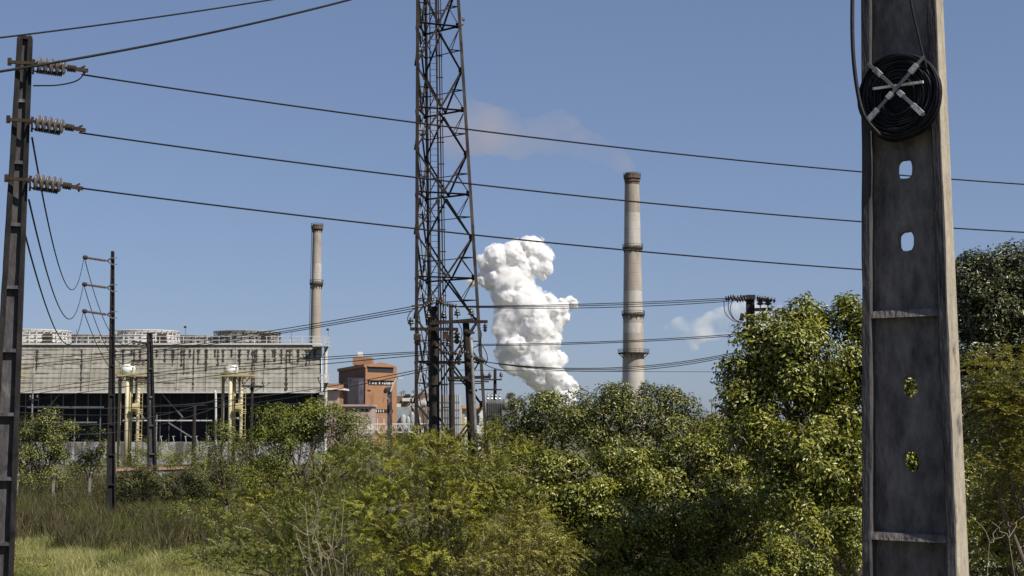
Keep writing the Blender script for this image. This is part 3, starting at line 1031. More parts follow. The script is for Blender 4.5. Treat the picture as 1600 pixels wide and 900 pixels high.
arm(cp1, (641, 514), (716, 514.5), YC - 0.22, 0.12, 0.09)
arm(cp1, (643, 478.5), (676, 474), YC - 0.2, 0.05, 0.05, 'iron', 'strut')
arm(cp3, (675, 503), (762, 502.5), YC - 0.75, 0.10, 0.085)
arm(cp3, (672, 506), (740, 499.5), YC - 0.98, 0.10, 0.085)
arm(cp3, (699, 591), (767, 589), YC - 0.85, 0.10, 0.09)
arm(cp3, (700, 594.5), (764, 596.5), YC - 0.35, 0.05, 0.04, 'iron')
for (x, y) in ((642, 513), (669, 503)):
    pin_insulator(cp1, P(x, y + 0.5 - 2, YC - 0.22), 1.0)
for (x, y) in ((652, 518), (714, 516)):
    hang_insulator(cp1, P(x, y, YC - 0.22), 1.2)
for (x, y) in ((714.5, 500), (736, 499), (693, 503)):
    pin_insulator(cp3, P(x, y - 2, YC - 0.8), 1.0)
for (x, y) in ((700, 520), (758, 505)):
    hang_insulator(cp3, P(x, y, YC - 0.8), 0.75)
for (a, c, r_) in (((676, 472), (662, 479), 0), ((682, 468), (695, 477), 0), ((697, 475), (714, 479), 0)):
    strain(cp1, a, c, YC - 0.3, 4, 0.08)
for (x, y) in ((675, 472), (690, 471), (684, 476)):
    pin_insulator(cp1, P(x, y + 3, YC - 0.25), 0.9)
strain(cp2, (706, 550), (722, 556), YC + 1.2, 4); strain(cp2, (704, 553), (690, 549), YC + 1.2, 4)
strain(cp3, (735, 556), (762, 566), YC - 0.9, 6, 0.07); strain(cp3, (733, 552), (717, 549), YC - 0.9, 4, 0.07)
strain(cp3, (738, 560), (758, 564), YC - 0.6, 5, 0.07)
for (x, y) in ((700, 543), (721, 546)):
    pin_insulator(cp2, P(x, y + 2, YC + 1.3), 0.9)
for (x, y) in ((708, 560), (717, 553)):
    hang_insulator(cp2, P(x, y, YC + 1.2), 1.0)
bx = MB(); bx.box(P(696, 524, YC - 0.8), (0.17, 0.14, 0.2)); bx.build('switch_box', M['iron'], cp3)
bx = MB(); bx.box(P(652, 527, YC - 0.3), (0.2, 0.16, 0.18)); bx.build('switch_box', M['iron'], cp1)
# bracket bands
for (root, x, ys, w) in ((cp1, 679, (505, 540, 600), 15), (cp3, 732.5, (520, 560, 610), 13)):
    for y in ys:
        q = MB(); c = P(x + (y - 505) * 0.045 * (root is cp3), y, YC if root is cp1 else YC - .6)
        q.lathe([(w * YC / F / 2 + .035, -.03), (w * YC / F / 2 + .035, .03)], c, 14); q.build('band', M['iron'], root)
# jumper loops
for (root, pts) in ((cp1, [(662, 479), (645, 484), (637, 497), (641, 510)]), (cp1, [(669, 503), (664, 490), (672, 480)]),
                    (cp3, [(738, 500), (752, 520), (748, 548), (757, 563)]), (cp3, [(736, 545), (752, 540), (760, 552), (762, 563)]),
                    (cp2, [(706, 545), (698, 530), (700, 510), (694, 500)]), (cp2, [(714, 500), (722, 520), (716, 545)]),
                    (cp3, [(745, 560), (765, 573), (790, 580)])):
    jb = MB(); jb.tube(spline([P(x, y, YC - 0.5) for x, y in pts], 8), 0.013, 5); jb.build('jumper_wire', M['wire'], root)

# pole beyond the big tree at right, 40 m
YR = 44.0
rp = empty('utility_pole', Vector((P(1172, 461, YR).x, YR, 0)), 'dark pole top with chained insulators poking out behind the big tree', 'utility pole')
q = MB(); T = P(1172, 461, YR); q.bar(Vector((T.x, YR, 0)), T, 0.24, 0.2); q.build('shaft', M['wood_dark'], rp)
arm(rp, (1158, 465), (1180, 464), YR - .15, 0.1, 0.13); arm(rp, (1157, 493), (1178, 496), YR - .15, 0.12, 0.14)
arm(rp, (1159, 501), (1160, 492), YR - .15, 0.12, 0.05)
arm(rp, (1178, 484), (1206, 483), YR - .15, 0.1, 0.1)
for (a, c) in (((1133, 467), (1148, 464)), ((1142, 468), (1160, 464)), ((1150, 469), (1166, 467)), ((1182, 465), (1196, 468)), ((1193, 466), (1212, 470))):
    strain(rp, a, c, YR - .3, 4, 0.09)
for (x, y) in ((1188, 484), (1200, 484)):
    pin_insulator(rp, P(x, y - 2, YR - .15), 1.2)
hang_insulator(rp, P(1192, 486, YR - .15), 1.0)
for pts in ([(1131, 468), (1133, 488), (1145, 501), (1160, 504)], [(1138, 468), (1139, 486), (1147, 499), (1160, 504)], [(1144, 470), (1141, 484), (1147, 498), (1158, 504)]):
    jb = MB(); jb.tube(spline([P(x, y, YR - .4) for x, y in pts], 8), 0.012, 5); jb.build('jumper_wire', M['wire'], rp)

wr = 0.0135
wire('uppermost wire between the pole group and the pole behind the big tree', (716, 478.5), (1134, 466), (925, 474.5), YC, YR, wr)
wire('second wire between the pole group and the pole behind the big tree', (714, 479), (1141, 468), (925, 477.5), YC, YR, wr)
wire('third wire between the pole group and the pole behind the big tree', (700, 479), (1148, 470), (925, 481), YC, YR, wr)
wire('upper wire of the middle pair passing behind the steam plume column', (745, 538), (1165, 521), (940, 533.5), YC + 1, YR, wr)
wire('lower wire of the middle pair passing behind the steam plume column', (745, 540), (1165, 523.5), (940, 536.5), YC + 1, YR, wr)
wire('upper wire of the low sagging trio right of the leaning pole', (762, 566), (1165, 547), (930, 575), YC, YR, wr)
wire('middle wire of the low sagging trio right of the leaning pole', (762, 566), (1165, 549), (930, 577.5), YC, YR, wr)
wire('lowest wire of the low sagging trio right of the leaning pole', (757, 565), (1165, 551), (930, 580), YC, YR, wr)
wire('very thin level wire just above the tree tops at centre right', (700, 578), (1200, 581), (930, 580), 60, 60, 0.011)
# leftward runs
wire('uppermost wire running left from the pole group over the cooling tower', (644, 479), (-40, 566), (500, 505), YC, 66, wr)
wire('second wire running left from the pole group over the cooling tower', (662, 479), (-40, 575), (500, 509), YC, 66, wr)
wire('third wire running left from the pole group over the cooling tower', (644, 486), (-40, 582), (500, 512), YC, 66, wr)
wire('upper wire of the trio running left past the orange building roof', (690, 548), (-40, 628), (508, 558), YC, 70, wr)
wire('middle wire of the trio running left past the orange building roof', (690, 550), (-40, 634), (508, 562), YC, 70, wr)
wire('lower wire of the trio running left past the orange building roof', (690, 552), (-40, 640), (508, 569), YC, 70, wr)
wire('upper pale wire crossing the dark base of the cooling tower', (672, 574), (-40, 628), (430, 618), YC, 62, wr, mat='wire_pale')
wire('middle pale wire crossing the dark base of the cooling tower', (672, 577), (-40, 636), (380, 632), YC, 62, wr, mat='wire_pale')
wire('lower pale wire crossing the dark base of the cooling tower', (400, 600), (-40, 646), (270, 643), 60, 66, wr, mat='wire_pale')
wire('slack pale wire hanging lowest across the cooling tower base', (420, 600), (-40, 652), (250, 664), 60, 66, wr, mat='wire_pale')

# ------------------------------------------------------------------ cooling tower
YF = 170.0
s = YF / F
xl = P(-90, 600, YF).x
xr_top, xr_bot = P(499, 540, YF).x, P(503, 611, YF).x
z_top, z_bot = P(300, 537, YF).z, P(300, 612, YF).z
z_open = P(300, 691, YF).z
DEPTH = 24.0
ct = empty('cooling_tower', Vector(((xl + xr_top) / 2, YF + 8, 0)), 'long grey louvred cooling tower with fan stacks on its flat roof', 'cooling tower')
bd = MB()
yt, yb = YF + 1.8, YF + 0.0     # the sheets lean outward towards the foot
bd.hexa([(xl, yb + .35, z_bot), (xr_bot - .2, yb + .35, z_bot), (xr_bot * (YF + DEPTH) / YF - .6, YF + DEPTH, z_bot), (xl, YF + DEPTH, z_bot),
         (xl, yt + .35, z_top - .05), (xr_top - .2, yt + .35, z_top - .05), (xr_bot * (YF + DEPTH) / YF - .6, YF + DEPTH, z_top - .05), (xl, YF + DEPTH, z_top - .05)])
bd.build('casing', M['stack_grey'], ct)
rows, cols = 10, 13
rnd = random.Random(5)
pane_mesh = {}
for i in range(rows):
    t0, t1 = i / rows, (i + 1) / rows
    for j in range(cols):
        def X(c, t): return xl + (xr_bot + (xr_top - xr_bot) * t - xl) * c
        c0, c1 = j / cols, (j + 1) / cols
        pb3 = MB()
        zA, zB = z_bot + (z_top - z_bot) * t0, z_bot + (z_top - z_bot) * t1
        yA, yB = yb + (yt - yb) * t0, yb + (yt - yb) * t1
        jit = rnd.uniform(-0.015, 0.015)
        g_ = 0.03
        n_c = 10
        vs = []
        for k in range(n_c + 1):           # gentle vertical corrugation
            c = c0 + (c1 - c0) * k / n_c
            w = 0.035 * (k % 2)
            xa = X(c, t0) + (g_ if k == 0 else 0) - (g_ if k == n_c else 0)
            xb = X(c, t1) + (g_ if k == 0 else 0) - (g_ if k == n_c else 0)
            vs += [(xa, yA - 0.045 + w + jit, zA - 0.05), (xb, yB + 0.035 + w + jit, zB + 0.02)]
        fs = [(2 * k, 2 * k + 2, 2 * k + 3, 2 * k + 1) for k in range(n_c)]
        m0 = len(vs)
        vs += [(v[0], v[1] + 0.05, v[2]) for v in vs]
        fs += [(m0 + 2 * k + 1, m0 + 2 * k + 3, m0 + 2 * k + 2, m0 + 2 * k) for k in range(n_c)]
        fs += [(2 * k, m0 + 2 * k, m0 + 2 * k + 2, 2 * k + 2) for k in range(n_c)]
        pb3.add(vs, fs)
        o = pb3.build('louvre_sheet', M['panel'], ct)
        o['tint'] = max(0.0, rnd.uniform(-0.4, 0.7))
tb = MB(); tb.box(((xl + xr_bot) / 2, yb - .02, z_bot - 0.09), (xr_bot - xl + .4, 0.5, 0.16)); tb.build('bottom_trim', M['panel_edge'], ct)
tb = MB(); tb.box(((xl + xr_top) / 2, yt - .02, z_top + 0.05), (xr_top - xl + .3, 0.6, 0.2)); tb.build('roof_edge', M['panel_edge'], ct)
tb = MB(); tb.bar((xr_top + .02, yt - .1, z_top), (xr_bot + .02, yb - .1, z_bot), 0.14, 0.2); tb.build('corner_trim', M['panel_edge'], ct)
# run stains: thin crusts of black algae sitting on the sheets below each joint
stains = [(303, 1.0), (322, .55), (288, .6), (341, .4), (395, .9), (398, 1), (414, .25), (430, .3), (448, .9), (466, .35), (484, .35), (270, .4), (374, .3), (362, .2), (210, .3), (192, .25), (128, .8), (58, .5)]


def face_pt(px, t, out=0.075):
    """point on the sheets at photo column px, t = 0 (foot) .. 1 (top)"""
    z = z_bot + (z_top - z_bot) * t
    y = yb + (yt - yb) * t
    k = (px - 800) * s * (y / YF)
    return Vector((k, y - out, z))


stains += [(x_, l_) for x_, l_ in zip(range(180, 500, 13), [.2, .35, .15, .3, .45, .2, .3, .25, .4, .2, .35, .5, .2, .3, .15, .4, .25, .3, .45, .2, .35, .3, .2, .4, .25])]
for (px, L_) in stains:
    q = MB()
    t = 0.90
    full = L_ >= 0.75
    t_end = 0.02 if full else 0.9 - L_ * 0.9
    steps = 26
    lft, rgt = [], []
    for k in range(steps + 1):
        tt = t + (t_end - t) * k / steps
        w = (0.06 if full else 0.10) * (0.4 + 1.1 * abs(rnd.gauss(0, 1))) * (1 - 0.5 * k / steps)
        if full and k > steps * 0.55 and px in (395, 448): w += 0.30 * (k / steps - 0.45)
        row_dark = 1.0 if (tt * rows) % 1 > 0.25 else 0.5
        w *= row_dark
        p = face_pt(px + rnd.uniform(-.5, .5), tt)
        lft.append(p - Vector((w, 0, 0))); rgt.append(p + Vector((w, 0, 0)))
    vs = [v for pr in zip(lft, rgt) for v in pr]
    vs2 = [v + Vector((0, 0.11, 0)) for v in vs]
    fs = [(2 * k, 2 * k + 1, 2 * k + 3, 2 * k + 2) for k in range(steps)]
    m0 = len(vs)
    fs += [(2 * k, 2 * k + 2, m0 + 2 * k + 2, m0 + 2 * k) for k in range(steps)] + [(2 * k + 3, 2 * k + 1, m0 + 2 * k + 1, m0 + 2 * k + 3) for k in range(steps)]
    q.add(vs + vs2, fs)
    # side blotches under joints
    for kk in range(0):
        tt = 0.9 - rnd.choice([0.05, 0.15, 0.25, 0.35]) * 1.1
        p = face_pt(px + rnd.uniform(-5, 5), tt, 0.08)
        q.box(p, (rnd.uniform(.25, .8), 0.02, rnd.uniform(.05, .11)))
    q.build('run_stain', M['stain'], ct)
# dashes of grime along the joints between the courses
for kk in range(110):
    px = rnd.uniform(36, 495)
    bandc = 0.80 - 0.10 * math.sin(px * 0.02) - 0.0006 * (px - 200)
    row = rnd.choice([9, 9, 8, 8, 7, 7, 6, 6, 5, 4, 3, 2])
    tt = row / rows - 0.01
    ln = rnd.uniform(.3, 1.3) * (1.6 if rnd.random() < .12 else 1)
    q = MB(); q.box(face_pt(px, tt, 0.075), (ln, 0.02, rnd.uniform(.03, .07)))
    if kk == 0: dash_all = MB()
    dash_all.add(q.v, q.f)
o = dash_all.build('grime_dashes', M['stain'], ct); o['kind'] = 'stuff'

# lower open storey
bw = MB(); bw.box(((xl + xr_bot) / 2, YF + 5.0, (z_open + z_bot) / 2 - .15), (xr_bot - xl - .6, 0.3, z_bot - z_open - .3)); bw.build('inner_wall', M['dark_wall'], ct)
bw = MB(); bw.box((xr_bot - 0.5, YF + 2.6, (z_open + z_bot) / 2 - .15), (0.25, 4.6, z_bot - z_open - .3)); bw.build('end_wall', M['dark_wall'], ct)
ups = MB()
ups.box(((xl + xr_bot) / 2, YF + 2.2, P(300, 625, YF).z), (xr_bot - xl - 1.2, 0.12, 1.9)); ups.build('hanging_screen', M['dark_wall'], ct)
for k, px in enumerate([36, 56, 76, 95, 114, 134, 154, 172, 212, 248, 262, 281, 300, 321, 335, 361, 376, 404, 415, 438, 462, 486]):
    x = (px - 800) * s
    q = MB(); zb4 = z_open if k % 2 == 0 or px > 200 else P(300, 662, YF).z
    q.bar((x, YF + 1.5, zb4), (x, YF + 1.5, z_bot - .18), 0.09, 0.09); q.build('column', M['steel_dark' if px > 180 else 'steel_mid'], ct)
for (x0, x1, y, w) in ((40, 160, 636, .2), (45, 150, 660, .16), (183, 290, 634, .18), (240, 320, 633, .16), (190, 330, 657, .14), (415, 485, 631, .14), (340, 400, 632, .1), (420, 480, 653, .1)):
    q = MB(); q.bar(((x0 - 800) * s, YF + 1.2, P(x0, y, YF).z), ((x1 - 800) * s, YF + 1.2, P(x1, y, YF).z), 0.12, w); q.build('beam', M['steel_beam' if x0 in (40, 190) else 'steel_mid'], ct)
for (x0, y0, x1, y1) in ((70, 641, 90, 617), (252, 616, 285, 652), (262, 660, 310, 690), (200, 620, 225, 655), (420, 640, 445, 672)):
    q = MB(); q.bar(((x0 - 800) * s, YF + 1.0, P(x0, y0, YF).z), ((x1 - 800) * s, YF + 1.0, P(x1, y1, YF).z), 0.1, 0.14); q.build('diagonal', M['steel_mid'], ct)
for px in (257, 276, 295, 312, 330):
    q = MB(); q.bar(((px - 800) * s, YF - .3, z_open + .02), ((px - 802) * s, YF - .3, z_open + .75), 0.05, 0.08)
    q.bar(((px - 803) * s, YF - .3, z_open + .7), ((px - 799) * s, YF - .3, z_open + .72), 0.05, 0.05); q.build('light_bracket', M['steel_beam'], ct)
q = MB(); q.hexa([(xl, YF - .3, -.4), (xr_bot + .3, YF - .3, -.4), (xr_bot * 1.12, YF + 20, -.4), (xl, YF + 20, -.4), (xl, YF - .3, z_open), (xr_bot + .3, YF - .3, z_open), (xr_bot * 1.12, YF + 20, z_open), (xl, YF + 20, z_open)]); q.build('basin_wall', M['basin'], ct)

# fan stacks


def fan_stack(px, Y, r, ztop_, white, label):
    c = Vector(((px - 800) * Y / F, Y, z_top + 0.06))
    H = ztop_ - c.z
    root = empty('fan_stack', c, label, 'fan stack', 'fan stacks on the cooling tower roof')
    mt = M['stack_white' if white else 'stack_grey']
    q = MB()
    n = 40
    prof_o = [(r * 1.03, 0), (r * 0.965, H * .35), (r * 0.95, H * .6), (r * 0.985, H)]
    prof_i = [(p[0] - 0.08, p[1]) for p in prof_o[::-1]]
    vs, fs = [], []
    allp = prof_o + prof_i
    for rr, h in allp:
        for k in range(n):
            a = 2 * math.pi * k / n
            vs.append(c + Vector((rr * math.cos(a), rr * math.sin(a), h)))
    m = len(allp)
    for i in range(m):
        for k in range(n):
            a_, b_ = i * n + k, i * n + (k + 1) % n
            i2 = (i + 1) % m
            fs.append((a_, b_, i2 * n + (k + 1) % n, i2 * n + k))
    q.add(vs, fs)
    q.build('shell', mt, root, smooth_=False)
    n_rib = 30
    for k in range(n_rib):
        a = 2 * math.pi * k / n_rib
        e = Vector((math.cos(a), math.sin(a), 0))
        if e.y > 0.5: continue
        q = MB()
        q.bar(c + e * (r * 1.06), c + e * (r * 1.02) + Vector((0, 0, H)), 0.10, 0.16); q.build('rib', M['stack_white'] if white else M['steel_mid'], root)
    for h in (0.34, 0.66, 0.985):
        q = MB()
        q.tube([c + Vector((r * 1.05 * math.cos(a), r * 1.05 * math.sin(a), H * h)) for a in np.linspace(0, 2 * math.pi, 49)], 0.075, 6)
        q.build('hoop', mt, root)
    return root


fan_stack(57, 178, 3.95, P(60, 514.5, 174).z, True, 'white fan stack at the far left of the cooling tower roof')
fan_stack(229, 178, 3.85, P(229, 515, 174).z, True, 'pale fan stack above the slim black pole, second tall one from the left')
fan_stack(386, 178, 4.0, P(386, 516, 174).z, False, 'tall grey fan stack nearest the right end of the cooling tower roof')
fan_stack(145, 189, 3.9, P(145, 522.5, 185).z, False, 'low dark fan stack behind the railing between the two leftmost tall stacks')
fan_stack(307, 189, 3.9, P(307, 523.5, 185).z, False, 'low dark fan stack behind the railing just left of the rightmost tall stack')
# motor housings on the roof
for (px, lab) in ((72, 'dark fan motor on the roof before the white leftmost fan stack'), (251, 'dark fan motor on the roof before the second tall fan stack'), (414, 'dark fan motor on the roof before the rightmost fan stack')):
    c = Vector(((px - 800) * 172.6 / F, 172.9, z_top + .16))
    root = empty('fan_motor', c, lab, 'fan motor', 'fan motors along the cooling tower roof edge')
    q = MB(); q.lathe([(0.35, -0.55), (0.5, -0.5), (0.5, 0.5), (0.35, 0.55)], c + Vector((0, 0, .75)), 14, axis=(1, 0, 0)); q.build('motor_body', M['iron'], root)
    q = MB(); q.hexa([c + Vector(v) for v in ((-.8, -.5, 0), (.8, -.5, 0), (.8, .5, 0), (-.8, .5, 0), (-.4, -.4, .4), (.4, -.4, .4), (.4, .4, .4), (-.4, .4, .4))]); q.build('plinth', M['iron'], root)

# roof railing
rl = empty('roof_railing', Vector(((300 - 800) * s, YF + 1.95, z_top + .15)), 'pale steel railing along the front edge of the cooling tower roof', 'railing')
zr = z_top + .15
y_ = YF + 1.75
x0, x1 = xl, (512 - 800) * s
for h in (0.38, 0.85):
    q = MB(); q.bar((x0, y_, zr + h), (x1, y_, zr + h), 0.05, 0.06); q.build('rail', M['steel_beam'], rl)
k = 0
x = (112 - 800) * s
while x < x1 + .1:
    q = MB(); q.bar((x, y_, zr), (x, y_, zr + .88), 0.07, 0.07); q.build('post', M['steel_beam'], rl); x += 1.45; k += 1
# access platforms at the right end
ac = empty('access_platform', Vector(((505 - 800) * s, YF + 2, 0)), 'pale access platforms and riser pipe on the right end of the cooling tower', 'access platform')
for (xa, xb, y, nm_) in ((488, 512, 540, 'platform'), (500, 513, 597, 'platform')):
    z = P(500, y, YF).z
    q = MB(); q.box((((xa + xb) / 2 - 800) * s, YF + 1.5, z), ((xb - xa) * s, 2.4, 0.14)); q.build('platform', M['steel_beam'], ac)
    for h in (.45, .95):
        q = MB(); q.bar(((xa - 800) * s, YF + .3, z + h), ((xb - 800) * s, YF + .3, z + h), 0.05, 0.05)
        q.bar(((xb - 800) * s, YF + .3, z + h), ((xb - 800) * s, YF + 2.7, z + h), 0.05, 0.05); q.build('rail', M['steel_beam'], ac)
    for xx in np.linspace(xa, xb, 5 if xb - xa > 15 else 3):
        q = MB(); q.bar(((xx - 800) * s, YF + .3, z), ((xx - 800) * s, YF + .3, z + 1), 0.06, 0.06); q.build('post', M['steel_beam'], ac)
    q = MB(); q.bar(((xb - 2 - 800) * s, YF + 1, z - .05), ((503 - 800) * s, YF + 1, z - 1.2), 0.12, 0.12); q.build('bracket', M['iron'], ac)
q = MB(); q.tube([((506.5 - 800) * s, YF + 2, 0), ((505.5 - 800) * s, YF + 2, P(500, 541, YF).z)], 0.2, 10); q.build('riser_pipe', M['stack_white'], ac)
q = MB(); q.bar(((509.5 - 800) * s, YF + 1.4, 2), ((509.5 - 800) * s, YF + 1.4, P(500, 541, YF).z), 0.07); q.build('post', M['steel_beam'], ac)
# roof lamp posts
for (px, ty, lab) in ((283, 511, 'small lamp on a thin post between the fan stacks at centre roof'), (451, 516, 'thin bare post on the roof right of the fan stacks'), (509, 515, 'thin lamp post at the right end of the cooling tower roof'), (110, 513, 'thin post on the roof right of the white leftmost stack')):
    z1 = P(px, ty, YF).z
    root = empty('roof_post', Vector(((px - 800) * s, YF + 2.1, zr)), lab, 'post')
    q = MB(); q.bar(((px - 800) * s, YF + 2.1, zr), ((px - 800) * s, YF + 2.1, z1), 0.06); q.build('mast_tube', M['steel_mid'], root)
    if px in (283, 509):
        q = MB(); q.lathe([(0.05, 0), (0.17, .08), (0.17, .2), (0.05, .3)], Vector(((px - 801) * s, YF + 2.1, z1)), 10); q.build('lamp_head', M['iron'], root)

# yellow pipe risers with platforms in front of the facade
YY = 160.0
sy = YY / F


def riser(x0, lab, full=True):
    """x0: photo x of the platform's left edge"""
    def W(px, py, dy=0.0): return P(px, py, YY + dy)
    root = empty('pipe_riser', Vector((W(x0 + 28, 600).x, YY, 0)), lab, 'pipe riser', 'yellow pipe risers before the cooling tower')
    g0 = 0.0
    def vert(px, py_top, r, mat, nm_, dy=0.0, z0=0.0):
        p = W(px, py_top, dy); q = MB(); q.tube([(p.x, p.y, z0), p], r, 10); return q.build(nm_, M[mat], root, smooth_=True)
    def vertb(px, py_top, w, mat, nm_, dy=0.0, z0=0.0):
        p = W(px, py_top, dy); q = MB(); q.bar((p.x, p.y, z0), p, w, w); return q.build(nm_, M[mat], root)
    vertb(x0 + 5, 587, 0.30, 'tan', 'leg', 1.0)
    vertb(x0 + 31, 587, 0.26, 'tan', 'leg', 1.0, P(x0, 640, YY).z)
    vert(x0 + 16.5, 584, 0.21, 'cream', 'pipe', -.2)
    vert(x0 + 22.5, 584, 0.2, 'yellow', 'pipe', 0.5)
    vert(x0 + 33.5, 606, 0.19, 'cream', 'pipe', -.2)
    z = W(0, 587).z
    q = MB(); q.box((W(x0 + 26, 587).x, YY + .6, z), (54 * sy, 2.6, 0.2)); q.build('platform', M['yellow'], root)
    for h in (.55, 1.1):
        q = MB(); q.bar((W(x0, 587).x, YY - .6, z + h), (W(x0 + 53, 587).x, YY - .6, z + h), 0.05, 0.05)
        q.bar((W(x0 + 53, 587).x, YY - .6, z + h), (W(x0 + 53, 587).x, YY + 1.8, z + h), 0.05, 0.05); q.build('rail', M['yellow'], root)
    for xx in (0, 9, 18, 27, 36, 45, 53):
        q = MB(); q.bar((W(x0 + xx, 587).x, YY - .6, z), (W(x0 + xx, 587).x, YY - .6, z + 1.12), 0.06); q.build('post', M['yellow'], root)
    for (xa, xb) in ((5, 11), (31, 25), (31, 38), (38, 47)):
        q = MB(); q.bar(W(x0 + xa, 600, .6), W(x0 + xb, 588.5, .6), 0.11); q.build('knee_brace', M['tan'], root)
    # valve and tank on the deck
    q = MB(); q.lathe([(0.25, -.75), (0.55, -.65), (0.68, -.3), (0.68, .3), (0.55, .65), (0.25, .75)], W(x0 + 18, 578), 16, axis=(1, .2, 0)); q.build('tank', M['tank_white'], root, smooth_=True)
    q = MB(); q.lathe([(0.45, -.25), (0.58, -.2), (0.58, .2), (0.45, .25)], W(x0 + 9, 580), 14, axis=(1, .2, 0)); q.build('flange_cover', M['transformer'], root)
    # caged ladder
    p = W(x0 + 36, 615, -.4)
    for dx in (-.28, .28):
        q = MB(); q.bar((p.x + dx, p.y, .3), (p.x + dx, p.y, P(0, 590, YY).z), 0.05, 0.05); q.build('ladder_rail', M['yellow'], root)
    zz = .6
    n_ = 0
    while zz < z:
        q = MB(); q.bar((p.x - .28, p.y, zz), (p.x + .28, p.y, zz), 0.04); q.build('rung', M['yellow'], root); zz += 0.45
    for y in (640, 643, 646, 680, 684, 688):
        q = MB(); zz = P(0, y, YY).z
        q.tube([(p.x + .42 * math.cos(a), p.y - .3 + .42 * math.sin(a), zz) for a in np.linspace(math.pi * .95, math.pi * 2.05, 10)], 0.045, 5); q.build('cage_hoop', M['yellow'], root)
    q = MB(); zz = P(0, 637, YY).z; q.lathe([(0.3, -.35), (0.5, -.3), (0.5, .3), (0.3, .35)], W(x0 + 29, 637, -.5), 12, axis=(1, 0, 0)); q.build('valve', M['yellow'], root)
    q = MB(); q.tube([W(x0 + 17, 655, -.2), W(x0 + 25, 653, -.2), W(x0 + 34, 655, -.2)], 0.12, 8); q.build('link_pipe', M['cream'], root)


riser(-17, 'yellow pipe riser partly hidden behind the left edge pole')
riser(183, 'yellow pipe riser with white tank on deck beside the slim black pole')
riser(344, 'yellow pipe riser with white tank standing half behind the bushy tree')
# duct falling from the left of the right riser to the tower foot
q = MB(); q.tube(spline([P(334.5, 611, 165), P(337, 620, 165), P(337, 700, 165)], 6), 0.13, 8)
tag(q.build('drain_pipe', M['stack_white'], smooth_=True), 'pale bent drain pipe below the foot of the louvred facade', 'pipe')

# small poles before the dark base
for (x, ty, by, w, Y, lab, arm_) in ((304, 635, 735, 0.32, 120, 'plain dark post standing left of the bushy tree before the white basin wall', None),
                                     (394, 600, 720, 0.24, 110, 'thin pole with one short crossarm before the right part of the facade', (378, 413, 603)),
                                     (52, 585, 700, 0.16, 130, 'thin dark pole with a small crossarm near the left edge pole', (45, 60, 624)),
                                     (245, 648, 700, 0.12, 120, 'thin pale post just right of the dark pole with left arms', None)):
    root = empty('utility_pole', Vector((P(x, ty, Y).x, Y, 0)), lab, 'utility pole')
    T = P(x, ty, Y); q = MB(); q.tube([(T.x, Y, 0), T], [w * .6, w * .45], 10); q.build('shaft', M['wood_dark' if w > .2 else 'iron_grey'], root)
    if arm_:
        q = MB(); q.bar(P(arm_[0], arm_[2], Y - .2), P(arm_[1], arm_[2] + 1, Y - .2), 0.13); q.build('crossarm', M['wood_dark'], root)
        for xx in (arm_[0] + 2, arm_[1] - 2):
            pin_insulator(root, P(xx, arm_[2] - .5, Y - .2), 1.3).data.materials[0] = M['porcelain_dark']

# long terracotta coping of a low yard wall
q = MB(); a_, c_ = P(183, 734.5, 108), P(312, 730.5, 108)
yw = empty('yard_wall', Vector(((a_.x + c_.x) / 2, 108, 0)), 'low yard wall with a terracotta coping behind the hedge', 'wall')
q.bar(a_, c_, 0.5, 0.14); q.build('coping', M['terracotta'], yw)
q = MB(); q.hexa([(a_.x, 107.85, 0), (c_.x, 107.85, 0), (c_.x, 108.15, 0), (a_.x, 108.15, 0), (a_.x, 107.85, a_.z - .05), (c_.x, 107.85, c_.z - .05), (c_.x, 108.15, c_.z - .05), (a_.x, 108.15, a_.z - .05)]); q.build('wall_body', M['basin'], yw)

# ------------------------------------------------------------------ chimneys


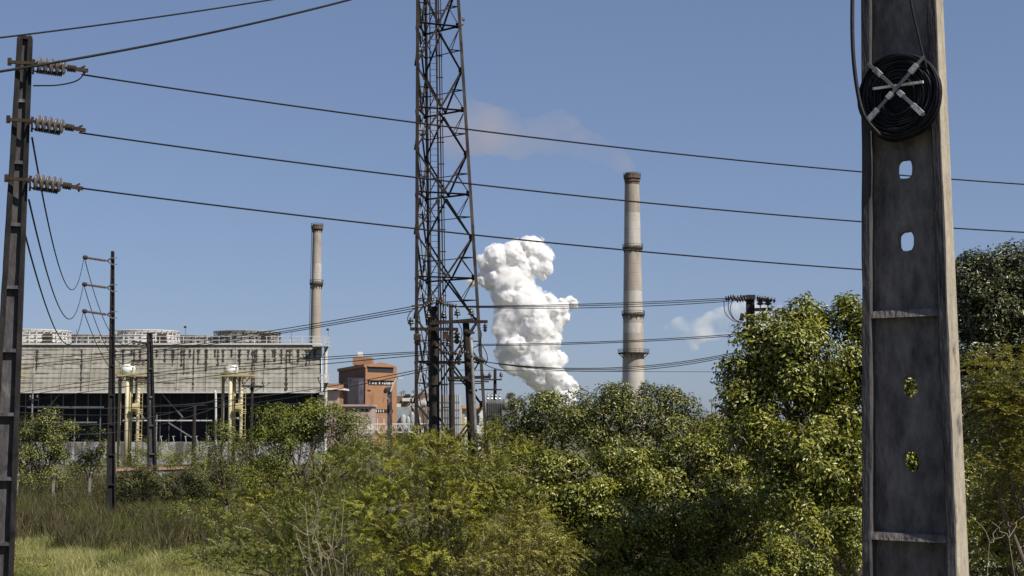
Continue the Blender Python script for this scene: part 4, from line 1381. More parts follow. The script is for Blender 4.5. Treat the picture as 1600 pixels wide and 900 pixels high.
def chimney(label, Y, samples, rings, bands, nbase):
    """samples: [(py, cx, w)] from top to bottom"""
    pts = [(P(cx, py, Y), w * Y / F / 2) for py, cx, w in samples]
    (p0, r0), (p1, r1) = pts[0], pts[-1]
    def rad(z): return r0 + (r1 - r0) * (z - p0.z) / (p1.z - p0.z)
    cx = (p0.x + p1.x) / 2
    root = empty('chimney', Vector((cx, Y, 0)), label, 'chimney')
    edges = sorted(bands, key=lambda b_: b_[0])     # (py_top, py_bottom, material)
    n = 48
    for (ya, yb3, mt) in edges:
        za, zb3 = P(0, ya, Y).z, max(0.0, P(0, yb3, Y).z)
        nlift = max(1, int((za - zb3) / 2.2))
        q = MB()
        prof = []
        for k in range(nlift):
            h0, h1 = zb3 + (za - zb3) * k / nlift, zb3 + (za - zb3) * (k + 1) / nlift
            prof += [(rad(h0) - .035, h0), (rad(h0), h0 + .06), (rad(h1), h1 - .06), (rad(h1) - .035, h1)]
        q.lathe(prof, Vector((cx, Y, 0)), n)
        q.build('shaft_section', M[mt], root)
    for (y, over, hgt, mt, rails) in rings:
        z = P(0, y, Y).z
        q = MB(); q.lathe([(rad(z) - .1, -hgt / 2), (rad(z) + over, -hgt / 2), (rad(z) + over, hgt / 2), (rad(z) - .1, hgt / 2)], Vector((cx, Y, z)), n)
        q.build('gallery', M[mt], root)
        if rails:
            q = MB()
            for h in (.55, 1.1):
                q.tube([(cx + (rad(z) + over) * math.cos(a), Y + (rad(z) + over) * math.sin(a), z + h) for a in np.linspace(0, 2 * math.pi, 41)], 0.05, 5)
            for k in range(20):
                a = 2 * math.pi * k / 20
                p = Vector((cx + (rad(z) + over) * math.cos(a), Y + (rad(z) + over) * math.sin(a), z)); q.bar(p, p + Vector((0, 0, 1.1)), 0.06)
            q.build('gallery_rail', M['iron'], root)
            for k in range(12):
                a = 2 * math.pi * (k + .5) / 12
                e = Vector((math.cos(a), math.sin(a), 0)); c0 = Vector((cx, Y, z))
                q = MB(); q.bar(c0 + e * (rad(z) + over * .9) + Vector((0, 0, -.1)), c0 + e * rad(z) + Vector((0, 0, -1.4)), 0.12); q.build('gallery_bracket', M['iron'], root)
    # ladder up the left side
    q = MB()
    for dx in (-.3, .3):
        q.bar((cx - rad(0) - .15, Y - .9 + dx, 2), (cx - rad(p0.z) - .15, Y - .9 + dx, p0.z), 0.07)
    z = 3
    while z < p0.z:
        q.bar((cx - rad(z) - .15, Y - 1.2, z), (cx - rad(z) - .15, Y - .6, z), 0.05); z += .9
    q.build('ladder', M['iron'], root)
    return root


chimney('tall white-banded concrete chimney smoking right of the steam plume', 400,
        [(272, 985, 21.5), (600, 993, 34)],
        [(388, .55, .45, 'iron', True), (492, .55, .45, 'iron', True), (552, 1.5, .3, 'iron', True), (277, .5, .9, 'chimney_dark', True), (283, .25, .5, 'chimney_dark', False)],
        [(271, 289, 'chimney_dark'), (289, 333, 'chimney'), (333, 386, 'chimney_white'), (386, 455, 'chimney'), (455, 490, 'chimney_white'), (490, 505, 'chimney'),
         (505, 521, 'chimney_white'), (521, 574, 'chimney'), (574, 690, 'chimney_white')], None)
chimney('slimmer distant chimney rising behind the right end of the cooling tower', 380,
        [(352, 493, 13.5), (525, 496, 17)],
        [(444, .5, .5, 'iron', True), (356, .45, .8, 'chimney_dark', True)],
        [(351, 361, 'chimney_dark'), (361, 395, 'chimney'), (395, 412, 'chimney'), (412, 441, 'chimney_white'), (441, 690, 'chimney')], None)

# ------------------------------------------------------------------ orange mill building (x 529-622)
YO = 300.0
so = YO / F
OB = empty('mill_building', Vector((P(575, 600, YO).x, YO, 0)), 'tall orange mill building with broken window strips', 'building')
# plan: near corner at px 571, right face runs to px 620 slightly away, left face runs to px 529 well away
cN = P(571, 600, YO); zt = P(571, 570, YO).z
cRx = P(620, 600, YO + 6).x; yR = YO + 6
cLx = P(529, 600, YO + 26).x; yL = YO + 26
zR = P(620, 572.5, yR).z; zG = P(596, 566, YO + 3).z
pn, pr, pl = Vector((cN.x, YO, 0)), Vector((cRx, yR, 0)), Vector((cLx, yL, 0))
pbk = pr + (pl - pn)
dr, dl = (pr - pn).normalized(), (pl - pn).normalized()
nR = Vector((dr.y, -dr.x, 0)); nL = Vector((-abs(dl.y), -abs(dl.x), 0)).normalized()
nL = Vector((dl.y, -dl.x, 0)) * -1
if nL.x > 0: nL = -nL
q = MB()
mid_f = (pn + pr) / 2; mid_b = (pl + pbk) / 2
vs = [pn, pr, pbk, pl]
top = [pn + Vector((0, 0, zt)), mid_f + Vector((0, 0, zG)), pr + Vector((0, 0, zR)), pbk + Vector((0, 0, zR)), mid_b + Vector((0, 0, zG)), pl + Vector((0, 0, zt))]
V = [Vector((p.x, p.y, 0)) for p in (pn, pr, pbk, pl)] + top
q.add(V, [(0, 1, 6, 5, 4), (1, 2, 7, 6), (2, 3, 9, 8, 7)], 0)
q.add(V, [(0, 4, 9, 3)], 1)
q.add(V, [(4, 5, 8, 9), (5, 6, 7, 8), (3, 2, 1, 0)], 0)
q.build('walls', [M['orange'], M['shaded_orange']], OB)


def face_box(root, o, d, n, u0, u1, z0, z1, out, inn, name, mat, gaps=None):
    """box on a wall face: o origin, d along, n outward; u along in metres"""
    q = MB()
    a = o + d * u0; b_ = o + d * u1
    def f(p, k, z): return Vector((p.x + n.x * k, p.y + n.y * k, z))
    q.hexa([f(a, out, z0), f(b_, out, z0), f(b_, -inn, z0), f(a, -inn, z0), f(a, out, z1), f(b_, out, z1), f(b_, -inn, z1), f(a, -inn, z1)])
    return q.build(name, mat, root)


WR = (pr - pn).length
WL = (pl - pn).length
def zO(py): return P(590, py, YO + 3).z
def uR(px): return (px - 571) / 49.0 * WR
for (xa, xb, ya, yb3) in ((574, 614, 573.5, 582), (575, 614.5, 594.5, 602)):
    w_ = face_box(OB, pn, dr, nR, uR(xa), uR(xb), zO(yb3), zO(ya), 0.05, 0.3, 'window_strip', M['dark_glass'])
    if ya > 590:
        r9 = random.Random(4)
        x = xa + 1.5
        while x < xb - 2:
            wd = r9.uniform(.7, 2.2)
            if r9.random() < .72:
                face_box(w_, pn, dr, nR, uR(x), uR(x + wd), zO(601 - r9.uniform(0, 1)), zO(597 + r9.uniform(-1, 2)), 0.12, 0, 'pane', M['shard'])
            x += wd + r9.uniform(.5, 1.6)
    face_box(OB, pn, dr, nR, uR(xa - 1), uR(xb + 1), zO(ya) , zO(ya - 1.0), 0.45, 0.1, 'window_hood', M['orange'])
face_box(OB, pn, dr, nR, uR(574), uR(579), zO(611.5), zO(609.5), 0.08, 0, 'vent', M['dark_glass'])
wq = face_box(OB, pn, dr, nR, uR(579), uR(614), zO(645), zO(639.5), 0.05, 0.3, 'window_strip', M['dark_glass'])
for x in (587, 590.5, 594, 598):
    face_box(wq, pn, dr, nR, uR(x), uR(x + 1.3), zO(644), zO(640.5), 0.12, 0, 'pane', M['shard'])
# roof parapets
face_box(OB, pn, dl, nL, 0, WL, zt - .5, zt + .15, 0.35, 0, 'eaves', M['orange'])
# penthouse on the roof
q = MB(); c = P(566, 566, YO + 10); q.box((c.x, YO + 12, P(566, 565, YO + 12).z), (30 * so, 5, 12 * so)); q.build('roof_housing', M['orange'], OB)
q = MB(); c = P(563, 557, YO + 12); q.box((c.x, YO + 12, c.z + .5), (1.0, 1.0, 1.0)); q.build('roof_vent', M['white_wall'], OB)
# pink stair block against the shaded face
q = MB()
def OBX(px, Y): return P(px, 600, Y).x
ya, yb3 = YO + 1.5, YO + 14
q.hexa([(OBX(571, ya) - .35, ya, 0), (OBX(571, ya) - .25, ya + .2, 0), (OBX(571, yb3) - 2.5, yb3, 0), (OBX(541, ya), ya + 3, 0),
        (OBX(571, ya) - .35, ya, P(0, 590, ya).z), (OBX(571, ya) - .25, ya + .2, P(0, 590, ya).z), (OBX(571, yb3) - 2.5, yb3, P(0, 590, ya).z), (OBX(541, ya), ya + 3, P(0, 590, ya).z)])
q.build('stair_block', M['pink'], OB)
q = MB(); q.hexa([(OBX(560, ya), ya + .6, 0), (OBX(570, ya), ya - .2, 0), (OBX(570, ya), ya + .8, 0), (OBX(560, ya), ya + 1.8, 0),
                  (OBX(560, ya), ya + .6, P(0, 593.5, ya).z), (OBX(570, ya), ya - .2, P(0, 592.5, ya).z), (OBX(570, ya), ya + .8, P(0, 592.5, ya).z), (OBX(560, ya), ya + 1.8, P(0, 593.5, ya).z)]); q.build('white_panel', M['white_wall'], OB)
q = MB(); q.box((OBX(545, ya), ya + 2.5, P(0, 595, ya).z), (.5, .5, .9)); q.build('window_opening', M['dark_glass'], OB)
# projecting dark block on the far left
q = MB(); q.box((OBX(530, YO + 22), YO + 24, P(0, 606, YO + 22).z - 2.5), (1.8, 6, P(0, 592, YO).z - P(0, 606, YO).z + 5)); q.build('side_turret', M['shaded_orange'], OB)

# low pink office in front
Yk = 285.0
pk = empty('pink_office', Vector((P(558, 640, Yk).x, Yk + 4, 0)), 'low dusty pink building with a flat slab roof below the orange mill', 'building')
q = MB(); q.box((P(558, 640, Yk).x, Yk + 4, P(0, 635, Yk).z / 2), (46 * Yk / F, 8, P(0, 635, Yk).z)); q.build('walls', M['pink'], pk)
q = MB(); q.box((P(558, 640, Yk).x, Yk + 4, P(0, 633.5, Yk).z), (51 * Yk / F, 9.4, 0.4)); q.build('roof_slab', M['pink'], pk)
for px in (541, 549, 557, 566, 573):
    q = MB(); q.box((P(px, 640, Yk).x, Yk - .02, P(0, 641, Yk).z), (.55, .14, .5)); q.build('window', M['dark_glass'], pk)
q = MB(); q.box((P(523, 640, Yk).x, Yk + 3, P(0, 642, Yk).z / 2), (30 * Yk / F, 7, P(0, 642, Yk).z)); q.build('wing', M['pink'], pk)
# orange shed at the left
Yh = 290.0
sh = empty('orange_shed', Vector((P(518, 620, Yh).x, Yh + 5, 0)), 'small orange shed with a cream overhanging slab between tower and mill', 'building')
q = MB(); q.box((P(519, 605, Yh).x, Yh + 5, P(0, 599, Yh).z / 2), (19 * Yh / F, 8, P(0, 599, Yh).z)); q.build('walls', M['orange'], sh)
q = MB(); q.box((P(521, 608, Yh).x, Yh + 4, P(0, 608, Yh).z), (33 * Yh / F, 10, .35)); q.build('slab', M['white_wall'], sh)
q = MB(); q.box((P(518, 615, Yh).x, Yh + .7, P(0, 623, Yh).z), (22 * Yh / F, .8, 24 * Yh / F)); q.build('lower_wall', M['pink'], sh)

# white lattice pipe bridge
Yb = 240.0
pbz = empty('pipe_bridge', Vector((P(600, 670, Yb).x, Yb, 0)), 'white lattice pipe bridge running low in front of the mill', 'pipe bridge')
def B_(px, py, dy=0): return P(px, py, Yb + dy)
for y in (662.5, 675.5):
    q = MB(); q.bar(B_(540, y + .5), B_(668, y - .5), 0.18, 0.24); q.build('chord', M['steel_beam'], pbz)
x = 545; k = 0
while x < 664:
    q = MB(); q.bar(B_(x, 675 if k % 2 else 663), B_(x + 5, 663 if k % 2 else 675), 0.10, 0.12); q.build('web_bar', M['steel_beam'], pbz)
    if k % 3 == 0:
        q = MB(); q.bar(B_(x, 675), B_(x, 663), 0.12); q.build('web_bar', M['steel_beam'], pbz)
    x += 5; k += 1
q = MB(); q.bar(B_(534, 652), B_(606, 651), 0.25, 0.22); q.build('upper_beam', M['pink'], pbz)
for x in (540, 552, 563, 575, 590, 600):
    q = MB(); q.bar(B_(x, 652), B_(x, 662), 0.1); q.build('post', M['white_wall'], pbz)
for x in (548, 605, 655):
    q = MB(); p = B_(x, 676); q.bar((p.x, p.y, 0), p, 0.25); q.build('pier', M['steel_mid'], pbz)
q = MB(); q.box(B_(578, 668), (.95, .4, .75)); q.build('sign_board', M['white_wall'], pbz)
for x in (653, 655.5):
    q = MB(); p = B_(x, 655, 2); q.lathe([(0.24, -4), (0.26, 0), (0.2, .2), (.1, .3)], p, 12); q.build('vessel', M['blue_panel'], pbz)

# processing plant clutter right of the mill
Yq = 320.0
pl_ = empty('processing_plant', Vector((P(643, 640, Yq).x, Yq + 5, 0)), 'rusty processing plant with pipes between the orange mill and the mast', 'building')
def Q_(px, py, dy=0): return P(px, py, Yq + dy)
q = MB(); z1 = Q_(0, 618).z; q.box((Q_(638, 0).x, Yq + 8, z1 / 2), (34 * Yq / F, 10, z1)); q.build('main_block', M['rust'], pl_)
q = MB(); z1 = Q_(0, 613).z; q.box((Q_(658, 0).x, Yq + 10, z1 / 2), (18 * Yq / F, 10, z1)); q.build('tall_block', M['rust'], pl_)
q = MB(); z1 = Q_(0, 636).z; q.box((Q_(634, 0).x, Yq, z1 / 2), (24 * Yq / F, 6, z1)); q.build('pale_block', M['blue_panel'], pl_)
r9 = random.Random(12)
for k in range(16):
    x = 622 + r9.random() * 44; y = 612 + r9.random() * 26
    q = MB(); p = Q_(x, y, 2.5)
    if k % 2: q.box(p, (r9.uniform(.4, 1.8), .8, r9.uniform(.3, 1.2)))
    else: q.tube([p, p + Vector((r9.uniform(-2, 2), 0, r9.uniform(-2.5, .5)))], 0.14, 6)
    q.build('pipework', M[r9.choice(['rust', 'steel_beam', 'iron', 'white_wall'])], pl_)
for (x, yt_) in ((627, 611), (631, 609), (646, 609), (659, 606)):
    q = MB(); p = Q_(x, yt_, 6); q.bar((p.x, p.y, p.z - 2.2), p, 0.14); q.bar(p + Vector((-.6, 0, -.5)), p + Vector((.6, 0, -.5)), .12); q.build('vent_pipe', M['iron'], pl_)
for (x, y, r_) in ((630, 652, .7), (644, 648, .55), (638, 655, .6)):
    q = MB(); q.lathe([(r_, -5), (r_, 0), (r_ * .6, .5), (.1, .7)], Q_(x, y, -3.5), 16); q.build('vessel', M['blue_panel'], pl_, smooth_=True)
q = MB(); q.tube([Q_(648, 640, -2), Q_(656, 632, -2), Q_(664, 630, -2)], 0.9, 12); q.build('duct', M['ribbed'], pl_)

# ribbed pale bin house
Yv = 310.0
bn = empty('bin_house', Vector((P(703, 640, Yv).x, Yv + 6, 0)), 'pale ribbed metal bin house seen through the poles before the mast', 'building')
x0, x1 = P(683, 640, Yv).x, P(723.5, 640, Yv).x
z0b, z1b = P(0, 690, Yv).z, P(0, 616, Yv).z
q = MB(); q.hexa([(x0, Yv, 0), (x1, Yv, 0), (x1, Yv + 10, 0), (x0, Yv + 10, 0), (x0, Yv, z1b), (x1 - .9, Yv, z1b), (x1 - .9, Yv + 10, z1b), (x0, Yv + 10, z1b)]); q.build('walls', M['ribbed'], bn)
k = 0
for xx in np.arange(x0 + .15, x1 - .9, .42):
    q = MB(); q.bar((xx, Yv - .06, 0), (xx, Yv - .06, z1b), 0.1, .1); q.build('cladding_rib', M['ribbed'], bn)
for y in (628, 640, 652):
    q = MB(); q.bar((x0, Yv - .16, P(0, y, Yv).z), (x1 - .6, Yv - .16, P(0, y, Yv).z), 0.07, .1); q.build('seam', M['steel_mid'], bn)
# white and yellow house at right of it
Yw = 200.0
wh = empty('pump_house', Vector((P(738, 645, Yw).x, Yw + 4, 0)), 'small white pump house with a yellow roof edge right of the pole group', 'building')
q = MB(); z1 = P(0, 638, Yw).z; q.box((P(740, 0, Yw).x, Yw + 4, z1 / 2), (30 * Yw / F, 7, z1)); q.build('walls', M['white_wall'], wh)
q = MB(); q.box((P(739, 0, Yw).x, Yw + 4, P(0, 636, Yw).z), (35 * Yw / F, 8.4, .42)); q.build('roof_edge', M['terracotta'], wh)
q = MB(); q.box((P(748, 0, Yw).x, Yw + .45, P(0, 655, Yw).z), (.5, .2, 1.1)); q.build('window', M['dark_glass'], wh)
q = MB(); q.box((P(726, 0, Yw).x, Yw + .4, z1 / 2), (.4, .3, z1)); q.build('door_frame', M['yellow'], wh)
# low grey shed and far white roofs
Yg = 210.0
gs = empty('grey_shed', Vector((P(793, 650, Yg).x, Yg + 4, 0)), 'low grey shed with a flat roof left of the tree tops at centre', 'building')
q = MB(); z1 = P(0, 631, Yg).z; q.box((P(795, 0, Yg).x, Yg + 4, z1 / 2), (26 * Yg / F, 8, z1)); q.build('walls', M['steel_mid'], gs)
q = MB(); q.box((P(795, 0, Yg).x, Yg + 4, P(0, 630.5, Yg).z), (28 * Yg / F, 9, .25)); q.build('roof_slab', M['ribbed'], gs)
Yx = 260.0
fw = empty('white_shed', Vector((P(1130, 655, Yx).x, Yx + 4, 0)), 'far white shed peeping between the tree tops and the big tree', 'building')
q = MB(); z1 = P(0, 653, Yx).z; q.box((P(1132, 0, Yx).x, Yx + 4, z1 / 2), (40 * Yx / F, 8, z1)); q.build('walls', M['white_wall'], fw)
q = MB(); q.hexa([(P(1111, 0, Yx).x, Yx - .5, z1), (P(1153, 0, Yx).x, Yx - .5, z1), (P(1153, 0, Yx).x, Yx + 9, z1), (P(1111, 0, Yx).x, Yx + 9, z1),
                  (P(1114, 0, Yx).x, Yx + 3, z1 + .9), (P(1150, 0, Yx).x, Yx + 3, z1 + .9), (P(1150, 0, Yx).x, Yx + 5, z1 + .9), (P(1114, 0, Yx).x, Yx + 5, z1 + .9)]); q.build('roof', M['pink'], fw)
for (x, yt_) in ((1112, 626), (1118, 632)):
    root = empty('vent_mast', Vector((P(x, 640, Yx).x, Yx + 2, 0)), 'short post with a small box above the far white shed' if x == 1112 else 'second shorter post right of the box post above the far white shed', 'post')
    T = P(x, yt_, Yx + 2); q = MB(); q.bar((T.x, Yx + 2, 0), T, 0.12); q.build('mast_tube', M['iron'], root)
    q = MB(); q.box(T, (.9, .4, .5)); q.build('box', M['steel_mid'], root)

# transformer on its pole
Yz = 100.0
tp = empty('transformer_pole', Vector((P(774, 640, Yz).x, Yz, 0)), 'thin pole with two crossarms and a grey ribbed transformer right of the mast', 'utility pole')
q = MB(); T = P(773.5, 577, Yz); q.tube([(T.x, Yz, 0), T], [.18, .11], 10); q.build('shaft', M['wood_dark'], tp)
arm(tp, (752, 593.5), (784, 593), Yz - .2, .12, .1); arm(tp, (748, 608.5), (784, 609), Yz - .2, .12, .1)
for (x, y) in ((783, 592), (765, 592), (754, 592)):
    pin_insulator(tp, P(x, y, Yz - .2), 1.6)
tfm = empty('transformer', Vector((P(772, 650, Yz).x, Yz - .6, P(0, 658, Yz).z)), 'grey ribbed transformer tank hung on the thin pole right of the mast', 'transformer')
q = MB(); c = P(772, 642, Yz - .6); q.box(c, (1.05, .7, 1.5)); q.build('tank', M['transformer'], tfm)
for k in range(9):
    q = MB(); q.box((c.x - .54 + k * .135, c.y - .42, c.z), (.035, .22, 1.2)); q.build('fin', M['transformer'], tfm)
for k in range(4):
    q = MB(); q.lathe([(.04, 0), (.09, .1), (.04, .2), (.09, .3), (.04, .42), (.02, .5)], (c.x - .45 + k * .28, c.y, c.z + .74), 8); q.build('bushing', M['porcelain_dark'], tfm)
q = MB(); q.lathe([(.3, -.2), (.42, -.15), (.42, .15), (.3, .2)], (c.x + .78, c.y, c.z + .45), 12, axis=(1, 0, 0)); q.build('conservator', M['transformer'], tfm, smooth_=True)
tsup = MB(); tsup.bar((c.x + .45, c.y, 0), (c.x + .45, c.y, c.z - .7), .14); tsup.bar((c.x - .4, c.y + .2, c.z - .8), (c.x + .6, c.y + .5, c.z - .8), .12); tsup.build('support', M['iron_grey'], tfm)

# street light
Ys = 90.0
sl_ = empty('street_light', Vector((P(609.5, 690, Ys).x, Ys, 0)), 'short dark concrete pole with a pale street light arm before the orange mill', 'street light')
T = P(608.5, 605, Ys); q = MB(); q.bar((P(611, 690, Ys).x, Ys, 0), T, .3, .26); q.build('pole', M['pole_dark'], sl_)
q = MB(); q.tube(spline([P(610, 612, Ys - .2), P(614, 601, Ys - .2), P(619, 593, Ys - .2), P(624, 590, Ys - .2)], 6), .05, 7); q.build('lamp_arm', M['steel_beam'], sl_)
q = MB(); q.bar(P(622, 590, Ys - .2), P(630, 591, Ys - .2), .2, .12); q.build('lamp_head', M['steel_beam'], sl_)
q = MB(); q.lathe([(.05, -.2), (.12, -.12), (.14, .1), (.05, .2)], P(603, 610, Ys - .2), 10, axis=(.5, 0, 1)); q.bar(P(603, 610, Ys - .2), P(608, 608, Ys), .06); q.build('siren', M['iron'], sl_)
q = MB(); q.tube(spline([P(599, 629, Ys - .2), P(600, 622, Ys - .2), P(608, 624, Ys - .2)], 5), .035, 6); q.build('hook_bracket', M['iron_grey'], sl_)
q = MB(); q.box(P(610, 634, Ys - .3), (.16, .14, .4)); q.build('meter_box', M['iron'], sl_)

# ------------------------------------------------------------------ perimeter fence at left
Yfe = 86.0
fe = empty('perimeter_fence', Vector((P(110, 788, Yfe).x, Yfe, 0)), 'old wire fence on concrete posts with bent tops behind the tall grass', 'fence')
posts = []
for (px, ty, by) in ((27, 742, 788), (84, 741, 789), (141, 738, 788), (200, 742, 790), (258, 742, 790)):
    T = P(px, ty, Yfe); x = T.x
    z0 = ground_z(x, Yfe)
    q = MB(); q.bar((x, Yfe, z0), (x, Yfe, T.z - .3), .13, .13); q.bar((x, Yfe, T.z - .32), (x + .12, Yfe - .15, T.z), .11, .11); q.build('post', M['fence_post'], fe)
    posts.append(x)
for h in (.5, 1.1, 1.6, 1.78):
    q = MB(); q.tube([(P(0, 700, Yfe).x, Yfe - .02, h), (P(300, 700, Yfe).x, Yfe - .02, h)], .012, 5); q.build('strand', M['iron'], fe)
q = MB(); x = P(0, 700, Yfe).x; xe = P(300, 700, Yfe).x
while x < xe:
    q.bar((x, Yfe, .1), (x + .9, Yfe, 1.7), .008); q.bar((x + .9, Yfe + .01, .1), (x, Yfe + .01, 1.7), .008); x += .3
q.build('mesh_netting', M['iron'], fe)['kind'] = 'stuff'

# ------------------------------------------------------------------ foliage
RNG = np.random.default_rng(11)


def unit(n, rng=None):
    rng = rng or RNG
    v = rng.normal(size=(n, 3)); v /= np.linalg.norm(v, axis=1, keepdims=True) + 1e-9
    return v


def norm(v): return v / (np.linalg.norm(v, axis=1, keepdims=True) + 1e-9)


def mesh_tris(name, V, T, mat, parent=None, origin=Vector((0, 0, 0))):
    me = bpy.data.meshes.new(name)
    V = V - np.array(origin)[None, :]
    me.vertices.add(len(V)); me.vertices.foreach_set('co', V.astype(np.float32).ravel())
    me.loops.add(T.size); me.loops.foreach_set('vertex_index', T.astype(np.int32).ravel())
    me.polygons.add(len(T)); me.polygons.foreach_set('loop_start', np.arange(0, T.size, 3, dtype=np.int32))
    me.materials.append(mat)
    me.update(calc_edges=True)
    o = bpy.data.objects.new(name, me); COL.objects.link(o)
    if parent is not None: o.parent = parent
    else: o.location = origin
    return o


def leaf_geo(c, d, nrm, L_, W_, fold=0.25):
    """folded diamond leaves. c: base points, d: directions, nrm: rough normals"""
    d = norm(d); side = norm(np.cross(d, nrm)); n2 = np.cross(side, d)
    L_ = L_[:, None]; W_ = W_[:, None]
    b0 = c; tip = c + d * L_ - n2 * L_ * 0.12
    m = c + d * L_ * 0.48
    l = m + side * W_ * 0.5 + n2 * W_ * fold; r = m - side * W_ * 0.5 + n2 * W_ * fold
    V = np.stack([b0, l, tip, r], axis=1).reshape(-1, 3)
    N = len(c); base = np.arange(N)[:, None] * 4
    T = np.concatenate([base + np.array([[0, 2, 1]]), base + np.array([[0, 3, 2]])], axis=1).reshape(-1, 3)
    return V, T


def crown_points(blobs, n_clump, clump_r, n_leaf, rng, shell=0.55, flat=0.9):
    """returns leaf positions, outward vectors and clump centres"""
    P_, O_ = [], []
    for (c, r3) in blobs:
        c = np.array(c); r3 = np.array(r3)
        vol = r3[0] * r3[2]
        k = max(3, int(n_clump * vol))
        u = unit(k, rng)
        u[:, 2] = np.where(u[:, 2] < -0.75, -u[:, 2] * 0.5, u[:, 2])
        rad = shell + (1.02 - shell) * rng.random(k) ** 0.5
        cc = c + u * r3 * rad[:, None]
        cr = clump_r * rng.uniform(0.6, 1.45, k)
        for i in range(k):
            m = max(4, int(n_leaf * (cr[i] / clump_r) ** 2))
            v = unit(m, rng)
            v[:, 2] = np.where((v[:, 2] < -0.2) & (rng.random(m) < .7), -v[:, 2], v[:, 2]) - 0.1
            q = rng.random(m) ** 0.32 * (1 + .22 * (rng.random(m) < .10))
            p = cc[i] + v * (cr[i] * q)[:, None] * np.array([1, 1, flat])
            P_.append(p); O_.append(norm(v * 0.9 + u[i] * 0.45))
    return np.concatenate(P_), np.concatenate(O_)


def inner_fill(blobs, per_vol, rng, f=0.8):
    P_ = []
    for (c, r3) in blobs:
        c = np.array(c); r3 = np.array(r3)
        m = int(per_vol * r3[0] * r3[1] * r3[2])
        if m < 1: continue
        P_.append(c + unit(m, rng) * r3 * f * (rng.random(m) ** 0.33)[:, None])
    return np.concatenate(P_) if P_ else np.zeros((0, 3))


def limb(q, a, b_, r0, r1, rnd, wob=0.08):
    a, b_ = Vector(a), Vector(b_); L_ = (b_ - a).length
    pts = [a.lerp(b_, k / 5) + Vector((rnd.uniform(-1, 1), rnd.uniform(-1, 1), rnd.uniform(-.5, .5))) * (wob * L_ * (0 if k in (0,) else 1) * .5) for k in range(6)]
    pts[2].z += L_ * .04; pts[3].z += L_ * .05
    q.tube(pts, [r0 + (r1 - r0) * k / 5 for k in range(6)], 7)
    return pts


def px_blobs(lst, Y, depth=0.8):
    out = []
    for bl in lst:
        px, py, rx, ry = bl[:4]
        Yd = Y + (bl[4] if len(bl) > 4 else 0)
        c = P(px, py, Yd)
        out.append((tuple(c), (rx * Yd / F, max(rx, ry) * Yd / F * depth, ry * Yd / F)))
    return out


